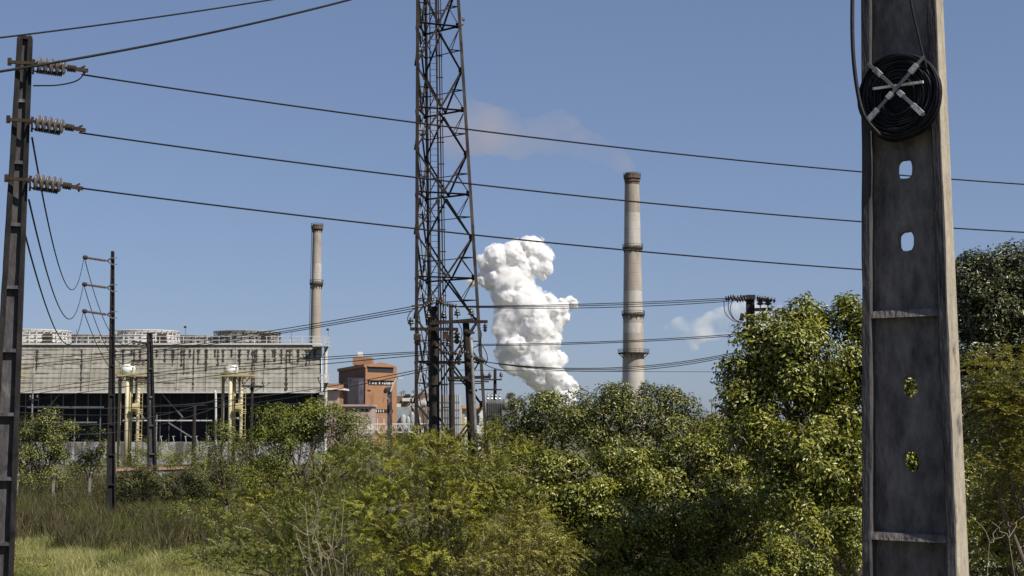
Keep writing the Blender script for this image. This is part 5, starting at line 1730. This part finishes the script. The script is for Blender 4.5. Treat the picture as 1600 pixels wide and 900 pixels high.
def make_tree(name, label, cat, Y, blobs_px, mat, leaf=0.12, width=0.4, n_clump=10, clump_r=0.35, n_leaf=40, seed=1, trunk_px=None,
              style='broad', fill=30, bark='bark', depth=0.8, group=None, tr=0.16, twigs=0, shell=0.5):
    n_clump *= 0.82 if style == 'broad' else 0.85; fill *= 4 if style == 'broad' else 2; n_leaf = int(n_leaf * (3.9 if style == 'broad' else 1.5)); clump_r *= 1.12; leaf *= 0.72 if style == 'broad' else 0.9
    rng = np.random.default_rng(seed); rnd = random.Random(seed)
    blobs = px_blobs(blobs_px, Y, depth)
    xs = [b_[0][0] for b_ in blobs]
    bx_ = P(trunk_px, 700, Y).x if trunk_px else sum(xs) / len(xs)
    gz_ = ground_z(bx_, Y)
    root = empty(name, Vector((bx_, Y, gz_)), label, cat, group)
    # trunk with limbs into every blob
    q = MB()
    big = max(blobs, key=lambda b_: b_[0][2])
    fork = Vector((bx_, Y, gz_ + max(0.35, (min(b_[0][2] for b_ in blobs) - gz_) * 0.55)))
    limb(q, (bx_, Y, gz_ - .1), fork, tr, tr * .7, rnd, .03)
    q.build('trunk', M[bark], root, smooth_=True)
    lbm = MB()
    for (c, r3) in blobs:
        e = Vector(c)
        pts = limb(lbm, fork, e, tr * .36, tr * .12, rnd, .12)
        for k in range(7):
            v = unit(1, rng)[0]; v[2] = abs(v[2]) * .8
            tgt = e + Vector(v * np.array(r3) * 0.92)
            limb(lbm, pts[rnd.choice([3, 4, 5])], tgt, tr * .09, tr * .03, rnd, .15)
    lbm.build('limbs', M[bark], root, smooth_=True)
    if style == 'broad':
        p, o = crown_points(blobs, n_clump, clump_r, n_leaf, rng, shell=shell)
        N = len(p)
        nrm = norm(o * 0.95 + unit(N, rng) * 0.55 + np.array([0, 0, 0.30]))
        d = unit(N, rng); d -= nrm * (d * nrm).sum(1, keepdims=True) * 0.9
        d = norm(d) + o * 0.30; d[:, 2] -= 0.2
        fp = inner_fill(blobs, fill, rng)
        if len(fp):
            p = np.concatenate([p, fp]); d = np.concatenate([d, unit(len(fp), rng)]); nrm = np.concatenate([nrm, unit(len(fp), rng)])
        N = len(p)
        V, T = leaf_geo(p, d, nrm, leaf * rng.uniform(.6, 1.3, N), leaf * width * rng.uniform(.75, 1.25, N))
    else:      # sprays of small leaflets along twigs
        p, o = crown_points(blobs, n_clump, clump_r, max(3, n_leaf // 10), rng, shell=shell, flat=0.6)
        K = len(p)
        d = norm(o * 0.8 + unit(K, rng) * 0.6 + np.array([0, 0, 0.12 if style == 'spray' else -0.05]))
        if style == 'frond': d[:, 2] *= 0.3; d = norm(d)
        nrm = norm(unit(K, rng) * (0.4 if style == 'spray' else 0.2) + o * (0.7 if style == 'spray' else 0.1) + np.array([0, 0, 0.6]))
        side = norm(np.cross(d, nrm))
        m = 11
        Lt = leaf * 5.0 * rng.uniform(.6, 1.3, K)
        t = np.linspace(0.1, 1.0, m)
        P1, D1_, N1 = [], [], []
        for k in range(m):
            for sgn in ((1, -1) if k < m - 1 else (1,)):
                pos = p + d * (Lt * t[k])[:, None] - np.array([0, 0, 1]) * (Lt * 0.22 * t[k] ** 2)[:, None]
                P1.append(pos + unit(K, rng) * leaf * 0.15)
                D1_.append(side * sgn * 0.9 + d * 0.55 + unit(K, rng) * 0.25)
                N1.append(nrm + unit(K, rng) * 0.35)
        p, d, nrm = np.concatenate(P1), np.concatenate(D1_), np.concatenate(N1)
        fp = inner_fill(blobs, fill, rng)
        if len(fp):
            p = np.concatenate([p, fp]); d = np.concatenate([d, unit(len(fp), rng)]); nrm = np.concatenate([nrm, unit(len(fp), rng)])
        N = len(p)
        V, T = leaf_geo(p, d, nrm, leaf * rng.uniform(.7, 1.3, N), leaf * width * rng.uniform(.7, 1.3, N), .1)
    # nothing below the ground
    keep = V.reshape(-1, 4, 3)[:, :, 2].min(axis=1) > gz_ + 0.03
    V = V.reshape(-1, 4, 3)[keep].reshape(-1, 3)
    N = len(V) // 4; base_ = np.arange(N)[:, None] * 4
    T = np.concatenate([base_ + np.array([[0, 2, 1]]), base_ + np.array([[0, 3, 2]])], axis=1).reshape(-1, 3)
    o = mesh_tris('foliage', V, T, M[mat], root, origin=Vector((bx_, Y, gz_)))
    o['kind'] = 'stuff'
    if twigs:
        tw = MB()
        for k in range(twigs):
            c, r3 = rnd.choice(blobs)
            v = unit(1, rng)[0]; v[1] = -abs(v[1]); v[2] = abs(v[2])
            a = Vector(np.array(c) + v * np.array(r3) * 0.75); b2 = Vector(np.array(c) + v * np.array(r3) * 1.12) + Vector((0, 0, .1))
            limb(tw, a, b2, .014, .005, rnd, .2)
        tw.build('twigs', M['bark_pale'], root)['kind'] = 'stuff'
    return N


TOT = 0
# --- big broad-leaved tree left of the near pole
TOT += make_tree('broadleaf_tree', 'big glossy broad-leaved tree filling the gap just left of the near pole', 'tree', 29,
          [(1290, 548, 80, 78), (1390, 545, 85, 78), (1215, 565, 62, 72), (1172, 610, 38, 55), (1160, 655, 30, 50), (1250, 650, 95, 85), (1350, 660, 100, 100, .5), (1290, 760, 110, 100, .5),
           (1410, 780, 110, 110, .5), (1163, 600, 34, 42), (1156, 645, 30, 44), (1192, 548, 32, 34), (1240, 500, 35, 25), (1330, 488, 35, 22), (1190, 700, 50, 50, -.8), (1270, 720, 70, 55, -1.2), (1340, 760, 50, 60, -1), (1230, 800, 60, 50, -1.2)],
          'leaf_broad', leaf=0.155, width=0.42, n_clump=34, clump_r=0.30, n_leaf=46, seed=21, trunk_px=1330, tr=.28, twigs=24, fill=120)
# --- dark tree right of the near pole
TOT += make_tree('broadleaf_tree', 'dull dark-leaved tree rising highest at the right edge of the photo', 'tree', 34,
          [(1600, 445, 62, 58), (1550, 440, 38, 45), (1508, 465, 30, 52), (1530, 455, 30, 30), (1570, 490, 60, 60), (1640, 520, 90, 90), (1530, 550, 60, 60), (1580, 600, 100, 80), (1540, 700, 90, 90), (1640, 700, 90, 100), (1500, 820, 90, 100), (1620, 830, 100, 90)],
          'leaf_dull', leaf=0.16, width=0.45, n_clump=36, clump_r=0.34, n_leaf=46, seed=22, trunk_px=1580, tr=.28, fill=90)
TOT += make_tree('feathery_tree', 'olive feathery tree with level sprays at the lower right edge', 'tree', 19,
          [(1600, 590, 75, 45), (1545, 640, 55, 45), (1630, 660, 95, 60), (1560, 720, 60, 50), (1640, 780, 90, 90, 1), (1560, 820, 60, 80, 1.2)],
          'leaf_olive', leaf=0.045, width=0.34, n_clump=170, clump_r=0.2, n_leaf=90, seed=23, trunk_px=1640, tr=.12, style='frond', fill=200, depth=0.9)
# --- centre dark trees
TOT += make_tree('broadleaf_tree', 'dark tree crown below the foot of the steam plume', 'tree', 44,
          [(845, 672, 60, 44), (800, 698, 46, 50), (880, 700, 70, 56), (810, 765, 60, 60), (870, 643, 25, 20), (895, 652, 40, 32), (822, 636, 22, 14), (855, 628, 18, 10)],
          'leaf_dark', leaf=0.15, width=0.38, n_clump=17, clump_r=0.36, n_leaf=52, seed=31, trunk_px=840, tr=.2, fill=50)
TOT += make_tree('broadleaf_tree', 'rounded tree crown covering the foot of the tall white-banded chimney', 'tree', 42,
          [(985, 650, 56, 42), (930, 675, 56, 46), (1045, 660, 46, 38), (1080, 684, 38, 34), (1000, 705, 90, 56), (968, 622, 20, 12), (1012, 618, 20, 12), (1045, 626, 16, 12), (935, 638, 36, 18), (905, 655, 40, 30), (1104, 672, 26, 22), (1078, 652, 24, 18)],
          'leaf_dark', leaf=0.14, width=0.40, n_clump=19, clump_r=0.34, n_leaf=52, seed=32, trunk_px=990, tr=.2, fill=50)
TOT += make_tree('broadleaf_tree', 'broad green tree mass in front, right of the yellowish shrubs', 'tree', 33,
          [(1075, 720, 75, 50), (960, 740, 70, 52), (900, 770, 60, 60), (1140, 760, 70, 70), (1020, 800, 95, 75), (930, 850, 90, 70), (1110, 860, 100, 80), (860, 820, 50, 80), (1180, 830, 70, 90), (1010, 880, 110, 60, -1), (1140, 690, 45, 40), (860, 740, 45, 40), (1120, 800, 60, 40, -1.5), (980, 820, 60, 40, -1.6)],
          'leaf_broad', leaf=0.13, width=0.5, n_clump=30, clump_r=0.28, n_leaf=48, seed=33, trunk_px=1030, tr=.2, twigs=18, fill=90)
TOT += make_tree('leafy_bush', 'leafy pale-tipped bush at the foot of the big tree near the pole', 'bush', 24,
          [(1300, 870, 60, 45), (1240, 880, 50, 35), (1335, 830, 36, 40), (1190, 895, 50, 30), (1290, 820, 25, 20)],
          'leaf_broad', leaf=0.095, width=0.5, n_clump=60, clump_r=0.2, n_leaf=46, seed=34, trunk_px=1290, tr=.06, twigs=14, fill=200)
# --- foreground fine-leaved shrubs
TOT += make_tree('fine_leaved_shrub', 'large yellow-green fine-leaved shrub at the bottom centre of the photo', 'shrub', 31,
          [(690, 780, 90, 62), (760, 750, 62, 46), (620, 800, 70, 60), (720, 850, 110, 70), (800, 800, 50, 60), (640, 870, 90, 60), (690, 720, 40, 25)],
          'leaf_fine', leaf=0.058, width=0.36, n_clump=44, clump_r=0.26, n_leaf=105, seed=41, trunk_px=700, tr=.07, style='spray', fill=300, twigs=20)
TOT += make_tree('fine_leaved_shrub', 'pale olive shrub at the bottom edge just left of the dark tree mass', 'shrub', 26,
          [(835, 850, 60, 45), (790, 880, 60, 40), (870, 890, 40, 30), (830, 815, 30, 20)],
          'leaf_olive', leaf=0.05, width=0.32, n_clump=60, clump_r=0.22, n_leaf=100, seed=42, trunk_px=830, tr=.05, style='spray', fill=260)
TOT += make_tree('fine_leaved_shrub', 'row of yellowish shrubs directly below the pole group and mast', 'shrub', 41,
          [(700, 720, 70, 34), (640, 728, 50, 32), (760, 708, 50, 30), (800, 722, 50, 40), (590, 728, 40, 32), (600, 708, 50, 26), (645, 704, 40, 24), (560, 712, 36, 26), (745, 696, 36, 18), (680, 700, 28, 16)],
          'leaf_fine', leaf=0.07, width=0.36, n_clump=28, clump_r=0.3, n_leaf=90, seed=43, trunk_px=700, tr=.07, style='spray', fill=150)
TOT += make_tree('bushy_tree', 'dark bushy tree in front of the right part of the cooling tower', 'tree', 52,
          [(500, 655, 40, 34), (465, 675, 50, 45), (530, 690, 38, 42), (430, 700, 36, 44), (485, 720, 70, 46), (410, 740, 40, 44), (545, 730, 40, 36), (450, 770, 60, 36), (488, 634, 20, 16), (426, 660, 20, 26), (552, 695, 30, 26), (536, 668, 24, 20), (455, 648, 26, 20), (395, 705, 26, 26)],
          'leaf_fine_green', leaf=0.14, width=0.42, n_clump=13, clump_r=0.38, n_leaf=48, seed=44, trunk_px=480, tr=.16, fill=14, twigs=12)
TOT += make_tree('fine_leaved_shrub', 'low spreading shrub at the bottom left of centre beside the pale grass', 'shrub', 36,
          [(450, 835, 75, 46), (370, 860, 50, 42), (530, 850, 70, 50), (470, 880, 90, 45), (560, 800, 50, 45), (330, 885, 40, 28)],
          'leaf_fine_green', leaf=0.065, width=0.36, n_clump=34, clump_r=0.28, n_leaf=95, seed=45, trunk_px=460, tr=.07, style='spray', fill=200, twigs=20)
TOT += make_tree('fine_leaved_shrub', 'mid-height shrub between the bushy tree and the low spreading shrub', 'shrub', 46,
          [(430, 790, 60, 34), (500, 780, 60, 38), (370, 800, 45, 30), (560, 770, 50, 40), (600, 755, 45, 34)],
          'leaf_fine', leaf=0.075, width=0.36, n_clump=22, clump_r=0.32, n_leaf=85, seed=46, trunk_px=490, tr=.07, style='spray', fill=100)
TOT += make_tree('bushy_tree', 'thin-crowned small tree in front of the right yellow pipe riser', 'tree', 64,
          [(345, 700, 30, 28), (370, 720, 34, 26), (330, 735, 30, 24), (375, 752, 40, 26), (352, 680, 16, 18), (318, 712, 24, 22), (385, 700, 22, 24)],
          'leaf_fine_green', leaf=0.16, width=0.4, n_clump=9, clump_r=0.42, n_leaf=34, seed=47, trunk_px=355, tr=.1, fill=4, twigs=8)
TOT += make_tree('bushy_tree', 'dark bushy tree between the left edge pole and the fence', 'tree', 92,
          [(62, 700, 36, 40), (92, 668, 20, 24), (42, 735, 32, 34), (88, 730, 24, 32), (60, 755, 44, 24), (50, 668, 24, 22), (98, 695, 20, 30), (38, 695, 22, 30), (75, 655, 18, 14)],
          'leaf_dark', leaf=0.22, width=0.42, n_clump=5, clump_r=0.6, n_leaf=62, seed=48, trunk_px=66, tr=.2, fill=9)
TOT += make_tree('bushy_tree', 'small dark tree behind the fence left of the slim black pole', 'tree', 96,
          [(142, 702, 25, 30), (128, 722, 20, 24), (160, 706, 14, 20), (156, 716, 16, 22), (140, 738, 22, 14)],
          'leaf_dark', leaf=0.24, width=0.42, n_clump=4.5, clump_r=0.5, n_leaf=40, seed=49, trunk_px=142, tr=.13, fill=5)
TOT += make_tree('bushy_tree', 'small leafy tree before the white basin wall right of the slim black pole', 'tree', 100,
          [(236, 708, 24, 22), (218, 720, 20, 16), (258, 716, 24, 18), (240, 728, 36, 12)],
          'leaf_fine_green', leaf=0.22, width=0.36, n_clump=6, clump_r=0.5, n_leaf=34, seed=50, trunk_px=238, tr=.09, fill=2)
TOT += make_tree('bushy_tree', 'low scrubby bush before the basin wall left of the thin-crowned tree', 'bush', 102,
          [(282, 720, 26, 14), (306, 724, 24, 14), (330, 722, 20, 16), (190, 724, 18, 13), (165, 728, 12, 14)],
          'leaf_dark', leaf=0.2, width=0.36, n_clump=7, clump_r=0.5, n_leaf=44, seed=51, trunk_px=282, tr=.08, fill=3)
TOT += make_tree('creeper_hedge', 'tangled dark creeper hedge behind the tall brown grass at left', 'hedge', 76,
          [(205, 768, 36, 30), (245, 765, 38, 30), (290, 768, 40, 32), (335, 768, 44, 38), (385, 775, 44, 42), (178, 775, 24, 20), (425, 785, 40, 36), (310, 748, 22, 14), (230, 748, 18, 12), (365, 740, 26, 22)],
          'leaf_hedge', leaf=0.17, width=0.45, n_clump=10, clump_r=0.42, n_leaf=62, seed=52, trunk_px=300, tr=.08, fill=20)
TOT += make_tree('creeper_hedge', 'creeper climbing the fence between its pale posts at far left', 'hedge', 88,
          [(55, 768, 30, 18), (100, 772, 24, 14), (122, 778, 14, 12), (165, 770, 16, 16)],
          'leaf_hedge', leaf=0.16, width=0.45, n_clump=6, clump_r=0.42, n_leaf=40, seed=53, trunk_px=80, tr=.06, fill=10)
for i_, (bl, Y_, mt_, lab_) in enumerate((
        ([(235, 812, 40, 22), (200, 806, 24, 18), (262, 822, 24, 16)], 64, 'leaf_hedge', 'low dark bush just right of the slim black pole base'),
        ([(120, 800, 26, 16), (96, 808, 20, 14)], 68, 'leaf_hedge', 'small dark bush in the brown grass between the fence and the pale grass'),
        ([(300, 800, 44, 26), (345, 815, 40, 26), (320, 835, 36, 18)], 58, 'leaf_fine_green', 'rounded olive bush left of the low spreading shrub'),
        ([(60, 888, 34, 18), (30, 880, 22, 16)], 44, 'leaf_fine', 'leafy yellow-green weed bush at the extreme bottom left'),
        ([(190, 884, 34, 14), (160, 890, 24, 12)], 44.5, 'leaf_hedge', 'brownish weed clump in the pale grass at the bottom edge'),
        ([(275, 878, 34, 20), (305, 868, 24, 18)], 45, 'leaf_fine_green', 'green weed bush at the bottom edge left of the bare dead shrub'))):
    TOT += make_tree('weedy_bush', lab_, 'bush', Y_, bl, mt_, leaf=.13 if Y_ > 50 else .09, width=.4, n_clump=16, clump_r=.3, n_leaf=30, seed=70 + i_, trunk_px=bl[0][0], tr=.03, fill=20)
# distant trees
TOT += make_tree('casuarina_tree', 'tiny wispy dark tree above the shed left of the centre tree tops', 'tree', 230,
          [(798, 625, 5, 10), (803, 632, 8, 10), (792, 638, 6, 8)], 'leaf_dark', leaf=0.5, width=0.12, n_clump=3, clump_r=0.5, n_leaf=40, seed=54, trunk_px=798, tr=.2, fill=1)

# bare pale twiggy shrub
bs = empty('bare_shrub', Vector((P(515, 870, 28).x, 28, ground_z(-3, 28))), 'bare pale branching dead shrub among the foreground bushes', 'shrub')
rnd = random.Random(66)
q = MB()
base_p = Vector(bs.location)
for (x, y) in ((478, 782), (500, 790), (488, 812), (520, 800), (530, 780), (468, 830), (548, 840), (497, 760)):
    e = P(x, y, 27.4 + rnd.uniform(-.3, .3))
    pts = limb(q, base_p + Vector((rnd.uniform(-.1, .1), 0, 0)), e, .013, .005, rnd, .08)
    for k in range(4):
        a = pts[rnd.choice([3, 4, 5])]; limb(q, a, a + Vector((rnd.uniform(-.35, .35), -.1, rnd.uniform(.1, .4))), .008, .003, rnd, .2)
q.build('branches', M['bark_pale'], bs)
for (px, py, lab) in ((1535, 850, 'dry pale weed stalk at the bottom right beyond the near pole'), (1580, 840, 'taller dry weed stalk at the extreme bottom right corner')):
    Yd = 15.0
    z0 = ground_z(5, Yd)
    r0 = empty('dry_weed', Vector((P(px, 880, Yd).x, Yd, z0)), lab, 'weed')
    q = MB()
    T = P(px, py, Yd); b0 = Vector((T.x - .05, Yd, z0))
    pts = limb(q, b0, T, .007, .003, rnd, .04)
    for k in range(9):
        a = pts[rnd.choice([3, 4, 5])]; limb(q, a, a + Vector((rnd.uniform(-.2, .2), rnd.uniform(-.1, .1), rnd.uniform(.05, .3))), .005, .002, rnd, .2)
    q.build('stalk', M['bark_pale'], r0)


# --- grass
def grass(name, x0, x1, y0, y1, n, h, w, mat, seed, lean=.35, test=None):
    rng = np.random.default_rng(seed)
    y = rng.uniform(y0, y1, n); x = rng.uniform(0, 1, n)
    # keep blades where the frame sees them plus a margin
    xa = (x0 - 800) / F * y; xb = (x1 - 800) / F * y
    x = xa + (xb - xa) * x
    if test is not None:
        k = test(x, y, rng); x, y = x[k], y[k]
    n = len(x)
    z = np.array([ground_z(a, b_) for a, b_ in zip(x, y)])
    ang = rng.uniform(0, 2 * np.pi, n)
    tu = np.sin(x * 1.7 + 3 * np.sin(y * .9)) * np.cos(y * 1.3 + x * .6)
    H = h * rng.uniform(.45, 1.25, n) * (1 + .45 * tu)
    W = w * rng.uniform(.6, 1.4, n)
    dx, dy = np.cos(ang), np.sin(ang)
    la = rng.uniform(0, 2 * np.pi, n); ll = lean * H * rng.uniform(.2, 1.3, n)
    A = np.stack([x - dx * W / 2, y - dy * W / 2, z - .02], 1); B = np.stack([x + dx * W / 2, y + dy * W / 2, z - .02], 1)
    mx, my = x + np.cos(la) * ll * .35, y + np.sin(la) * ll * .35
    C_ = np.stack([mx + dx * W * .35, my + dy * W * .35, z + H * .6], 1)
    D_ = np.stack([mx - dx * W * .35, my - dy * W * .35, z + H * .6], 1)
    E = np.stack([x + np.cos(la) * ll, y + np.sin(la) * ll, z + H], 1)
    V = np.stack([A, B, C_, D_, E], 1).reshape(-1, 3)
    b_ = np.arange(n)[:, None] * 5
    T = np.concatenate([b_ + np.array([[0, 1, 2]]), b_ + np.array([[0, 2, 3]]), b_ + np.array([[3, 2, 4]])], 1).reshape(-1, 3)
    o = mesh_tris(name, V, T, M[mat], None)
    o['kind'] = 'stuff'; return o


def edge(x): return 54.5 + 2.4 * np.sin(x * .55) + 1.6 * np.sin(x * 1.7 + 1) + 1.0 * np.sin(x * 3.9 + 2)
def clear(x, y): return np.sin(x * 1.05 + 1.7 * np.sin(y * .35)) * np.cos(y * .55 + x * .25)


g1 = grass('pale_grass', -60, 520, 42, 60, 130000, .46, .022, 'grass_pale', 1, .55, test=lambda x, y, r: (y < edge(x) + r.normal(size=len(x)) * .5) & (clear(x, y) < .62 + .3 * r.random(len(x))))
tag(g1, 'pale sunlit grass along the bottom left of the photo', 'grass')
g2 = grass('tall_brown_grass', -60, 460, 50, 88, 120000, .80, .035, 'grass_brown', 2, .5, test=lambda x, y, r: (y > edge(x) + r.normal(size=len(x)) * .9) & (np.sin(x * .8 + 2) * np.sin(y * .5 + x * .3) < .35 + .5 * r.random(len(x))))
tag(g2, 'tall brownish seeding grass between the pale grass and the fence', 'grass')
g3 = grass('rough_grass', -60, 900, 88, 125, 30000, .6, .06, 'grass_brown', 3, .3)
tag(g3, 'rough grass growing beyond the fence up to the basin wall', 'grass')
g4 = grass('rough_grass', 420, 1650, 40, 60, 25000, .6, .04, 'grass_brown', 5, .3)
tag(g4, 'rough grass under the trees right of the open field', 'grass')
# weeds with upright stems in the brown zone
rngw = np.random.default_rng(8)
p_, d_, n__ = [], [], []
for k in range(2600):
    y = rngw.uniform(44, 84)
    if y < 54 and rngw.random() < .75: continue; x = (rngw.uniform(20, 420) - 800) / F * y
    z = ground_z(x, y); H = rngw.uniform(.5, 1.3) + (.35 if rngw.random() < .1 else 0)
    for j in range(46):
        t = rngw.random() ** .8
        p_.append((x + rngw.normal() * .20 * (1.2 - t), y + rngw.normal() * .2, z + H * t)); v = rngw.normal(size=3); v[2] = abs(v[2]) * .6 + .2; d_.append(v); n__.append((rngw.normal() * .4, -.3, 1))
p_, d_, n__ = map(np.array, (p_, d_, n__)); n_ = len(p_)
V, T = leaf_geo(p_, d_, n__, .13 * rngw.uniform(.6, 1.3, n_), .05 * rngw.uniform(.6, 1.3, n_))
o = mesh_tris('weeds', V, T, M['leaf_hedge'], None); o.data.materials[0] = M['leaf_fine_green']; tag(o, 'leafy weeds mixed into the tall brown grass', 'weeds', kind='stuff')

# ------------------------------------------------------------------ steam plume
YS = 500.0
pl_b = [(825, 388, 20), (845, 398, 18), (803, 397, 22), (778, 403, 24), (851, 418, 15), (782, 425, 24), (760, 410, 16), (836, 382, 13), (856, 405, 9), (848, 430, 9), (768, 438, 18),
        (818, 424, 20), (832, 412, 16), (800, 430, 22), (795, 440, 26), (812, 452, 24), (790, 462, 24), (820, 468, 28), (758, 432, 13), (738, 440, 9), (748, 436, 10),
        (835, 482, 28), (858, 482, 22), (876, 482, 15), (890, 470, 9), (897, 474, 8), (800, 500, 30), (786, 512, 20), (838, 512, 30), (864, 505, 20), (880, 496, 12),
        (792, 540, 19), (784, 552, 13), (815, 540, 27), (845, 540, 27), (862, 530, 17), (850, 566, 25), (825, 570, 25), (802, 566, 20), (788, 566, 11), (874, 562, 14),
        (842, 590, 19), (866, 586, 20), (880, 598, 16), (890, 602, 13), (852, 602, 16), (897, 608, 9), (872, 612, 16), (884, 625, 18), (870, 640, 20)]


def puffs(lst, Y, seed, extra, infl=1.0, subdiv=2, depth_spread=0.3):
    rnd = random.Random(seed)
    bm = bmesh.new()
    k = Y / F
    for (px, py, r) in lst:
        c = P(px, py, Y + rnd.uniform(-depth_spread, depth_spread) * r * k)
        m_ = Matrix.Translation(c) @ Matrix.Diagonal((r * k * infl, r * k * infl, r * k * infl, 1))
        bmesh.ops.create_icosphere(bm, subdivisions=subdiv, radius=1, matrix=m_)
        for j in range(extra):
            v = Vector((rnd.gauss(0, 1), rnd.gauss(0, 1), rnd.gauss(0, 1))).normalized()
            rr = r * k * rnd.uniform(.22, .48)
            c2 = c + v * (r * k * rnd.uniform(.72, .95) * infl)
            m_ = Matrix.Translation(c2) @ Matrix.Diagonal((rr * infl, rr * infl, rr * infl, 1))
            bmesh.ops.create_icosphere(bm, subdivisions=2, radius=1, matrix=m_)
    me = bpy.data.meshes.new('puffs'); bm.to_mesh(me); bm.free()
    return me


def apply_mods(o):
    dg = bpy.context.evaluated_depsgraph_get()
    me = bpy.data.meshes.new_from_object(o.evaluated_get(dg))
    old = o.data; o.modifiers.clear(); o.data = me
    me.name = o.name
    if not me.materials: me.materials.append(old.materials[0])
    return o


def disp(o, kind, size, strength, mid=.5, depth=2):
    t = bpy.data.textures.new('billow', 'CLOUDS'); t.noise_scale = size; t.noise_depth = depth
    t.noise_basis = kind; t.noise_type = 'SOFT_NOISE'
    m_ = o.modifiers.new('d', 'DISPLACE'); m_.texture = t; m_.texture_coords = 'GLOBAL'; m_.strength = strength; m_.mid_level = mid
    return m_


mst, nt, bs_ = new_mat('steam')
N, L = nt.nodes, nt.links
bs_.inputs['Base Color'].default_value = (0.88, 0.88, 0.89, 1); bs_.inputs['Roughness'].default_value = 1.0
bs_.inputs['Specular IOR Level'].default_value = 0.0
tr_ = N.new('ShaderNodeBsdfTranslucent'); tr_.inputs['Color'].default_value = (0.93, 0.92, 0.92, 1)
ms = N.new('ShaderNodeMixShader'); ms.inputs['Fac'].default_value = 0.42
L.new(bs_.outputs[0], ms.inputs[1]); L.new(tr_.outputs[0], ms.inputs[2]); L.new(ms.outputs[0], N['Material Output'].inputs['Surface'])

me = puffs([(a, b_, r * 0.95) for a, b_, r in pl_b], YS, 5, 6)
me.materials.append(mst)
po = bpy.data.objects.new('steam_plume', me); COL.objects.link(po)
rm = po.modifiers.new('r', 'REMESH'); rm.mode = 'VOXEL'; rm.voxel_size = 0.33; rm.use_smooth_shade = True
disp(po, 'ORIGINAL_PERLIN', 3.0, 1.6, .6, 3)
apply_mods(po)
c0 = P(860, 640, YS)
pr_root = po
tag(po, 'billowing white steam plume rising behind the trees at centre', 'steam plume', kind='stuff')


def vol_mat(name, color, dens, scale, thr, aniso=0.2, soft=.15, stretch=(1, 1, 1)):
    m_ = bpy.data.materials.new(name); m_.use_nodes = True
    N, L = m_.node_tree.nodes, m_.node_tree.links
    N.clear()
    out = N.new('ShaderNodeOutputMaterial'); pv = N.new('ShaderNodeVolumePrincipled')
    pv.inputs['Color'].default_value = (*color, 1); pv.inputs['Anisotropy'].default_value = aniso
    ge = N.new('ShaderNodeNewGeometry'); mp = N.new('ShaderNodeMapping'); mp.inputs['Scale'].default_value = stretch
    tc = N.new('ShaderNodeTexCoord'); L.new(tc.outputs['Object'], mp.inputs['Vector'])
    no = N.new('ShaderNodeTexNoise'); no.inputs['Scale'].default_value = scale; no.inputs['Detail'].default_value = 4
    L.new(mp.outputs[0], no.inputs['Vector'])
    mr = N.new('ShaderNodeMapRange'); mr.inputs['From Min'].default_value = thr; mr.inputs['From Max'].default_value = thr + soft
    mr.inputs['To Max'].default_value = dens
    L.new(no.outputs['Fac'], mr.inputs['Value']); L.new(mr.outputs[0], pv.inputs['Density'])
    L.new(pv.outputs[0], out.inputs['Volume'])
    return m_


# soft shell of vapour round the core, torn at its edge
me = puffs([(a, b_, r * 1.13) for a, b_, r in pl_b], YS, 5, 7)
wm = vol_mat('vapour', (.978, .978, .982), 0.75, 0.28, .36, aniso=0.0, soft=.28)
me.materials.append(wm)
wo_ = bpy.data.objects.new('steam_veil', me); COL.objects.link(wo_)
rm = wo_.modifiers.new('r', 'REMESH'); rm.mode = 'VOXEL'; rm.voxel_size = 0.4
disp(wo_, 'VORONOI_F1', 3.4, -2.0, .25, 2)
disp(wo_, 'ORIGINAL_PERLIN', 1.3, 1.9, .5, 4)
apply_mods(wo_)
wo_.parent = po
wo_['kind'] = 'stuff'

# thin brown smoke drifting left from the tall chimney
sm_b = [(985, 268, 9), (980, 260, 13), (972, 253, 16), (962, 246, 20), (948, 240, 20), (930, 232, 24), (908, 225, 27), (885, 215, 32), (862, 205, 34), (872, 190, 22), (835, 212, 34), (805, 215, 36), (775, 205, 42), (745, 200, 46), (715, 195, 46), (690, 190, 44)]
me = puffs([(a, b_, r) for a, b_, r in sm_b], 400, 8, 4)
sm = vol_mat('thin_smoke', (.84, .72, .64), 0.050, 0.045, .30, soft=.50)
me.materials.append(sm)
so_ = bpy.data.objects.new('chimney_smoke', me); COL.objects.link(so_)
rm = so_.modifiers.new('r', 'REMESH'); rm.mode = 'VOXEL'; rm.voxel_size = 1.0
disp(so_, 'ORIGINAL_PERLIN', 5.0, 3.0, .5, 2)
apply_mods(so_)
tag(so_, 'thin brownish smoke drifting left from the tall chimney top', 'smoke', kind='stuff')

# small pale cloud low on the horizon
cl_b = [(1058, 506, 11), (1075, 512, 14), (1092, 505, 12), (1110, 500, 14), (1130, 492, 16), (1150, 488, 17), (1170, 485, 17), (1190, 488, 18), (1120, 515, 18), (1150, 510, 22), (1180, 512, 24), (1095, 522, 14), (1070, 530, 10), (1085, 540, 9), (1210, 500, 24), (1040, 512, 7)]
me = puffs(cl_b, 2400, 9, 4)
cmx = vol_mat('cloud_vapour', (.98, .98, .98), 0.045, 0.022, .40, soft=.3, aniso=0.0)
me.materials.append(cmx)
co_ = bpy.data.objects.new('cloud', me); COL.objects.link(co_)
rm = co_.modifiers.new('r', 'REMESH'); rm.mode = 'VOXEL'; rm.voxel_size = 5.0
disp(co_, 'ORIGINAL_PERLIN', 25.0, 20.0, .5, 2)
apply_mods(co_)
tag(co_, 'small faint white cloud low in the sky right of the tall chimney', 'cloud', kind='stuff')
open('/tmp/tot.txt', 'w').write(str(TOT)) if False else None
print('leaves', TOT, 'objects', len(bpy.data.objects), 'tris', sum(len(o.data.polygons) for o in bpy.data.objects if o.type == 'MESH'))
